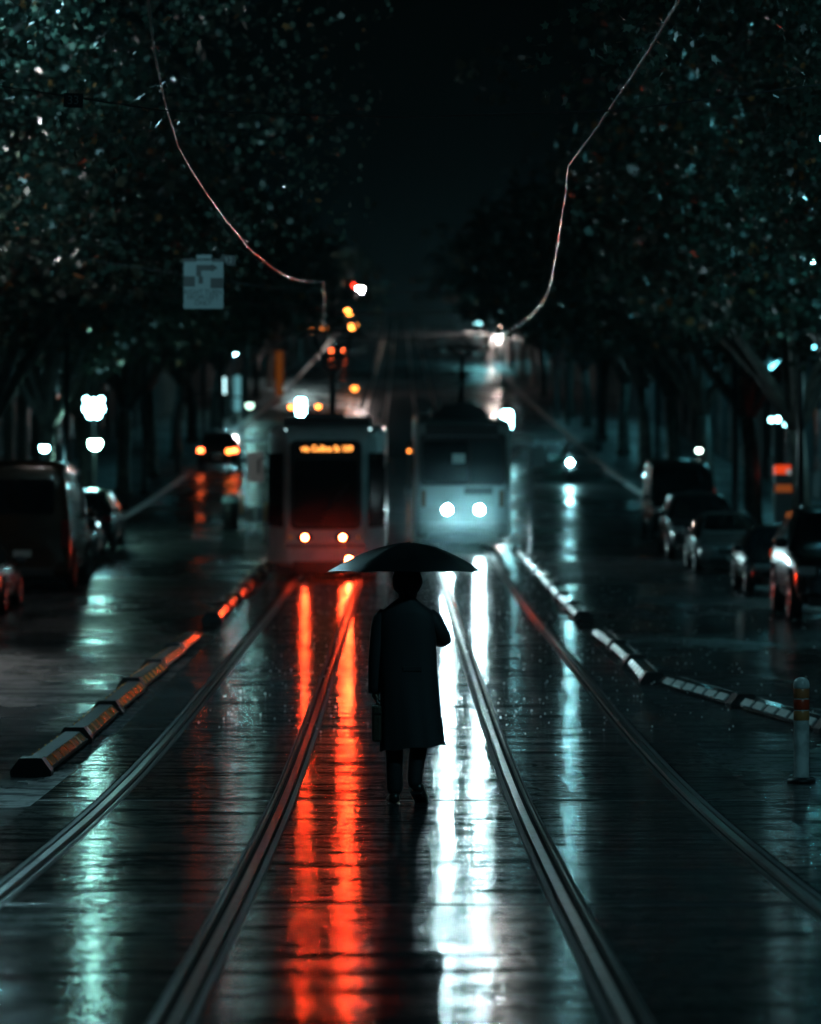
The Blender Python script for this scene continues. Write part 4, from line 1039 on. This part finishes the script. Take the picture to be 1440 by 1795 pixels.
def cano(i, k, off=0):
    t = i/nr; a = 2*math.pi*k/na+R(11.25); seg = (k*8/na) % 1; sag = math.sin(math.pi*seg)
    r_ = RAD*t*(1-.055*sag*t*t)
    z = RIM+(TOP-RIM)*(1-t**1.75) - .012*sag*math.sin(math.pi*t) + .010*sag*t**4
    return (r_*math.cos(a)+.035*(1-t), r_*math.sin(a), z-off)
cm = MB(); vs = [cano(i, k) for i in range(nr+1) for k in range(na)]; n0 = len(vs)
fs = [(i*na+k, i*na+(k+1) % na, (i+1)*na+(k+1) % na, (i+1)*na+k) for i in range(nr) for k in range(na)]
cm.add(vs, fs, True); cm.build('canopy', M_umb, um)
for j in range(8):
    k = j*na//8; rb = MB(); rb.tube([cano(i, k, .006) for i in range(1, nr+1)]+[tuple(Vector(cano(nr, k, .006))+Vector((math.cos(2*math.pi*k/na+R(11.25))*.018, math.sin(2*math.pi*k/na+R(11.25))*.018, -.006)))], .0028, 6)
    rb.build('rib', M_chrome, um)
    c = Vector(cano(7, k, .01)); MB().tube([(.03,0,RIM-.02), c], .002, 5).build('stretcher', M_chrome, um)
MB().tube([(.035,0,TOP-.01),(.035,0,Z(90))], [.006,.003], 8).build('ferrule', M_chrome, um)
sh = MB(); bx_, by_ = (HR.x+PX-UX)-.02, HR.y+PY-UY+.03
sh.tube([(.035,0,TOP),(bx_, by_, HR.z+.02)], .006, 8); sh.build('shaft', M_chrome, um)
MB().tube([(bx_, by_, HR.z+.05),(bx_, by_, HR.z-.10),(bx_+.01, by_+.02, HR.z-.14),(bx_+.01, by_+.06, HR.z-.15),(bx_, by_+.075, HR.z-.12)], .012, 10).build('handle', M_black, um)

# bag in left hand, edge-on
bgx, bgy = X(358)+PX, PY+.05
bg = empty('briefcase', (bgx, bgy, PZ), label='slim dark woven bag hanging edge-on from the walking person\'s lowered hand', cat='bag')
M_bag = mat('woven_bag', (.05,.035,.022), .55, bump=(70, .006))
MB().box((0,0,.655), (.078,.36,.30), bev=.02).build('case', M_bag, bg)
MB().box((0,0,.735), (.083,.365,.02), bev=.004).build('strap', M_shoe, bg)
MB().tube([(0,-.08,.80),(0,-.075,.845),(0,-.03,.862),(0,.03,.862),(0,.075,.845),(0,.08,.80)], .008, 8).build('handle', M_shoe, bg)

# ------------------------------------------------------------------ rain splashes on the road
r = np.random.default_rng(5); mb = MB()
def drop(x, y, z, s):
    vs = [(x+s,y,z),(x-s,y,z),(x,y+s,z),(x,y-s,z),(x,y,z+s*1.3),(x,y,z-s*1.3)]
    mb.add(vs, [(0,2,4),(2,1,4),(1,3,4),(3,0,4),(2,0,5),(1,2,5),(3,1,5),(0,3,5)], True)
for i in range(1300):
    y = float(r.uniform(40, 98)); x = float(r.uniform(-2.2, 4.6)) if i % 3 else float(r.uniform(-2, 7.5)); s = float(r.uniform(.005, .013))
    drop(x, y, G(y)+.04+abs(float(r.normal(0,.06))), s)
M_drop = mat('rain_drop', (.9,.92,.92), .08)
_n = M_drop.node_tree; _t2 = _n.nodes.new('ShaderNodeBsdfTranslucent'); _t2.inputs[0].default_value = (1,1,1,1); _m2 = _n.nodes.new('ShaderNodeMixShader'); _m2.inputs[0].default_value = .7
_n.links.new(_n.nodes['Principled BSDF'].outputs[0], _m2.inputs[1]); _n.links.new(_t2.outputs[0], _m2.inputs[2]); _n.links.new(_m2.outputs[0], _n.nodes['Material Output'].inputs[0])
o = mb.build('rain_splashes', M_drop); tag(o, 'fine drops of rain bouncing off the wet road', None, kind='stuff')
# ------------------------------------------------------------------ haze
hz = MB(); hz.box((0, 640, 60), (360, 1400, 140)); o = hz.build('haze', M_black)
for v in o.data.vertices:
    if v.co.z < 0: v.co.z = -3.0
    if v.co.z > 10: v.co.z = 130
    if v.co.y < 0: v.co.y = -30
m = bpy.data.materials.new('haze'); m.use_nodes = True; nt = m.node_tree; nt.nodes.remove(nt.nodes['Principled BSDF'])
pv = nt.nodes.new('ShaderNodeVolumePrincipled'); pv.inputs['Color'].default_value = (.33,.86,1,1); pv.inputs['Density'].default_value = .00009; pv.inputs['Anisotropy'].default_value = .72
nt.links.new(pv.outputs[0], nt.nodes['Material Output'].inputs['Volume']); o.data.materials.clear(); o.data.materials.append(m); o['kind'] = 'stuff'; o['label'] = 'thin rainy haze along the street'

def mist(name, c, rad, dens, colr, g, label):
    m_ = MB(); m_.ball((0,0,0), 1, 12, rad); ob = m_.build(name, M_black); ob.location = c
    mm = bpy.data.materials.new(name); mm.use_nodes = True; t_ = mm.node_tree; t_.nodes.remove(t_.nodes['Principled BSDF'])
    v_ = t_.nodes.new('ShaderNodeVolumePrincipled'); v_.inputs['Color'].default_value = (*colr, 1); v_.inputs['Anisotropy'].default_value = g
    tc = t_.nodes.new('ShaderNodeTexCoord'); mp = t_.nodes.new('ShaderNodeMapping'); mp.inputs['Scale'].default_value = tuple(1/r_ for r_ in rad)
    gt = t_.nodes.new('ShaderNodeTexGradient'); gt.gradient_type = 'SPHERICAL'; pw = t_.nodes.new('ShaderNodeMath'); pw.operation = 'POWER'; pw.inputs[1].default_value = 2.2
    ml = t_.nodes.new('ShaderNodeMath'); ml.operation = 'MULTIPLY'; ml.inputs[1].default_value = dens
    t_.links.new(tc.outputs['Object'], mp.inputs['Vector']); t_.links.new(mp.outputs[0], gt.inputs[0]); t_.links.new(gt.outputs['Fac'], pw.inputs[0]); t_.links.new(pw.outputs[0], ml.inputs[0]); t_.links.new(ml.outputs[0], v_.inputs['Density'])
    t_.links.new(v_.outputs[0], t_.nodes['Material Output'].inputs['Volume']); ob.data.materials.clear(); ob.data.materials.append(mm)
    tag(ob, label, None, kind='stuff')
mist('lamp_glow_mist', (1.75, 102.0, G(102)+.95), (3.6, 4.5, 2.3), .017, (.55,.93,1), .82, 'mist volume added for the glow in front of the headlamps')  # mist volumes added to make the glow around the tram lamps
mist('lamp_glow_mist', (-1.55, 84.5, G(84.5)+.75), (2.4, 3.4, 1.6), .016, (.9,.95,1), .70, 'mist volume added for the red glow behind the tail lamps')

# ------------------------------------------------------------------ world, camera, render settings
w = bpy.data.worlds.new('World'); sc.world = w; w.use_nodes = True; nt = w.node_tree; bgd = nt.nodes['Background']
sk = nt.nodes.new('ShaderNodeTexSky'); sk.sky_type = 'NISHITA'; sk.sun_disc = False; sk.sun_elevation = R(-3); sk.sun_rotation = R(200)
hs = nt.nodes.new('ShaderNodeMix'); hs.data_type = 'RGBA'; hs.blend_type = 'MULTIPLY'; hs.inputs[0].default_value = 1; hs.inputs[7].default_value = (.25,.8,1,1)
nt.links.new(sk.outputs[0], hs.inputs[6]); nt.links.new(hs.outputs[2], bgd.inputs[0]); bgd.inputs[1].default_value = .012
cam = bpy.data.cameras.new('camera'); co_ = bpy.data.objects.new('camera', cam); col.objects.link(co_); sc.camera = co_
cam.sensor_fit = 'VERTICAL'; cam.sensor_height = 36; cam.sensor_width = 28.88; cam.lens = 135
co_.location = (0, 0, CAMZ); co_.rotation_euler = (R(90)+math.atan((HY-897.5)/F), 0, -math.atan((720-HX)/F))
cam.clip_end = 4000; cam.clip_start = .1
cam.dof.use_dof = True; cam.dof.focus_distance = 32.5; cam.dof.aperture_fstop = 1.9
sc.view_settings.view_transform = 'Standard'; sc.view_settings.look = 'None'; sc.view_settings.exposure = 0; sc.view_settings.gamma = 1
sc.render.engine = 'CYCLES'; cy = sc.cycles
cy.use_denoising = True; cy.sample_clamp_indirect = 6; cy.sample_clamp_direct = 0; cy.max_bounces = 5; cy.diffuse_bounces = 2; cy.glossy_bounces = 3; cy.transmission_bounces = 3; cy.volume_bounces = 0
cy.use_light_tree = True; cy.caustics_reflective = False; cy.caustics_refractive = False
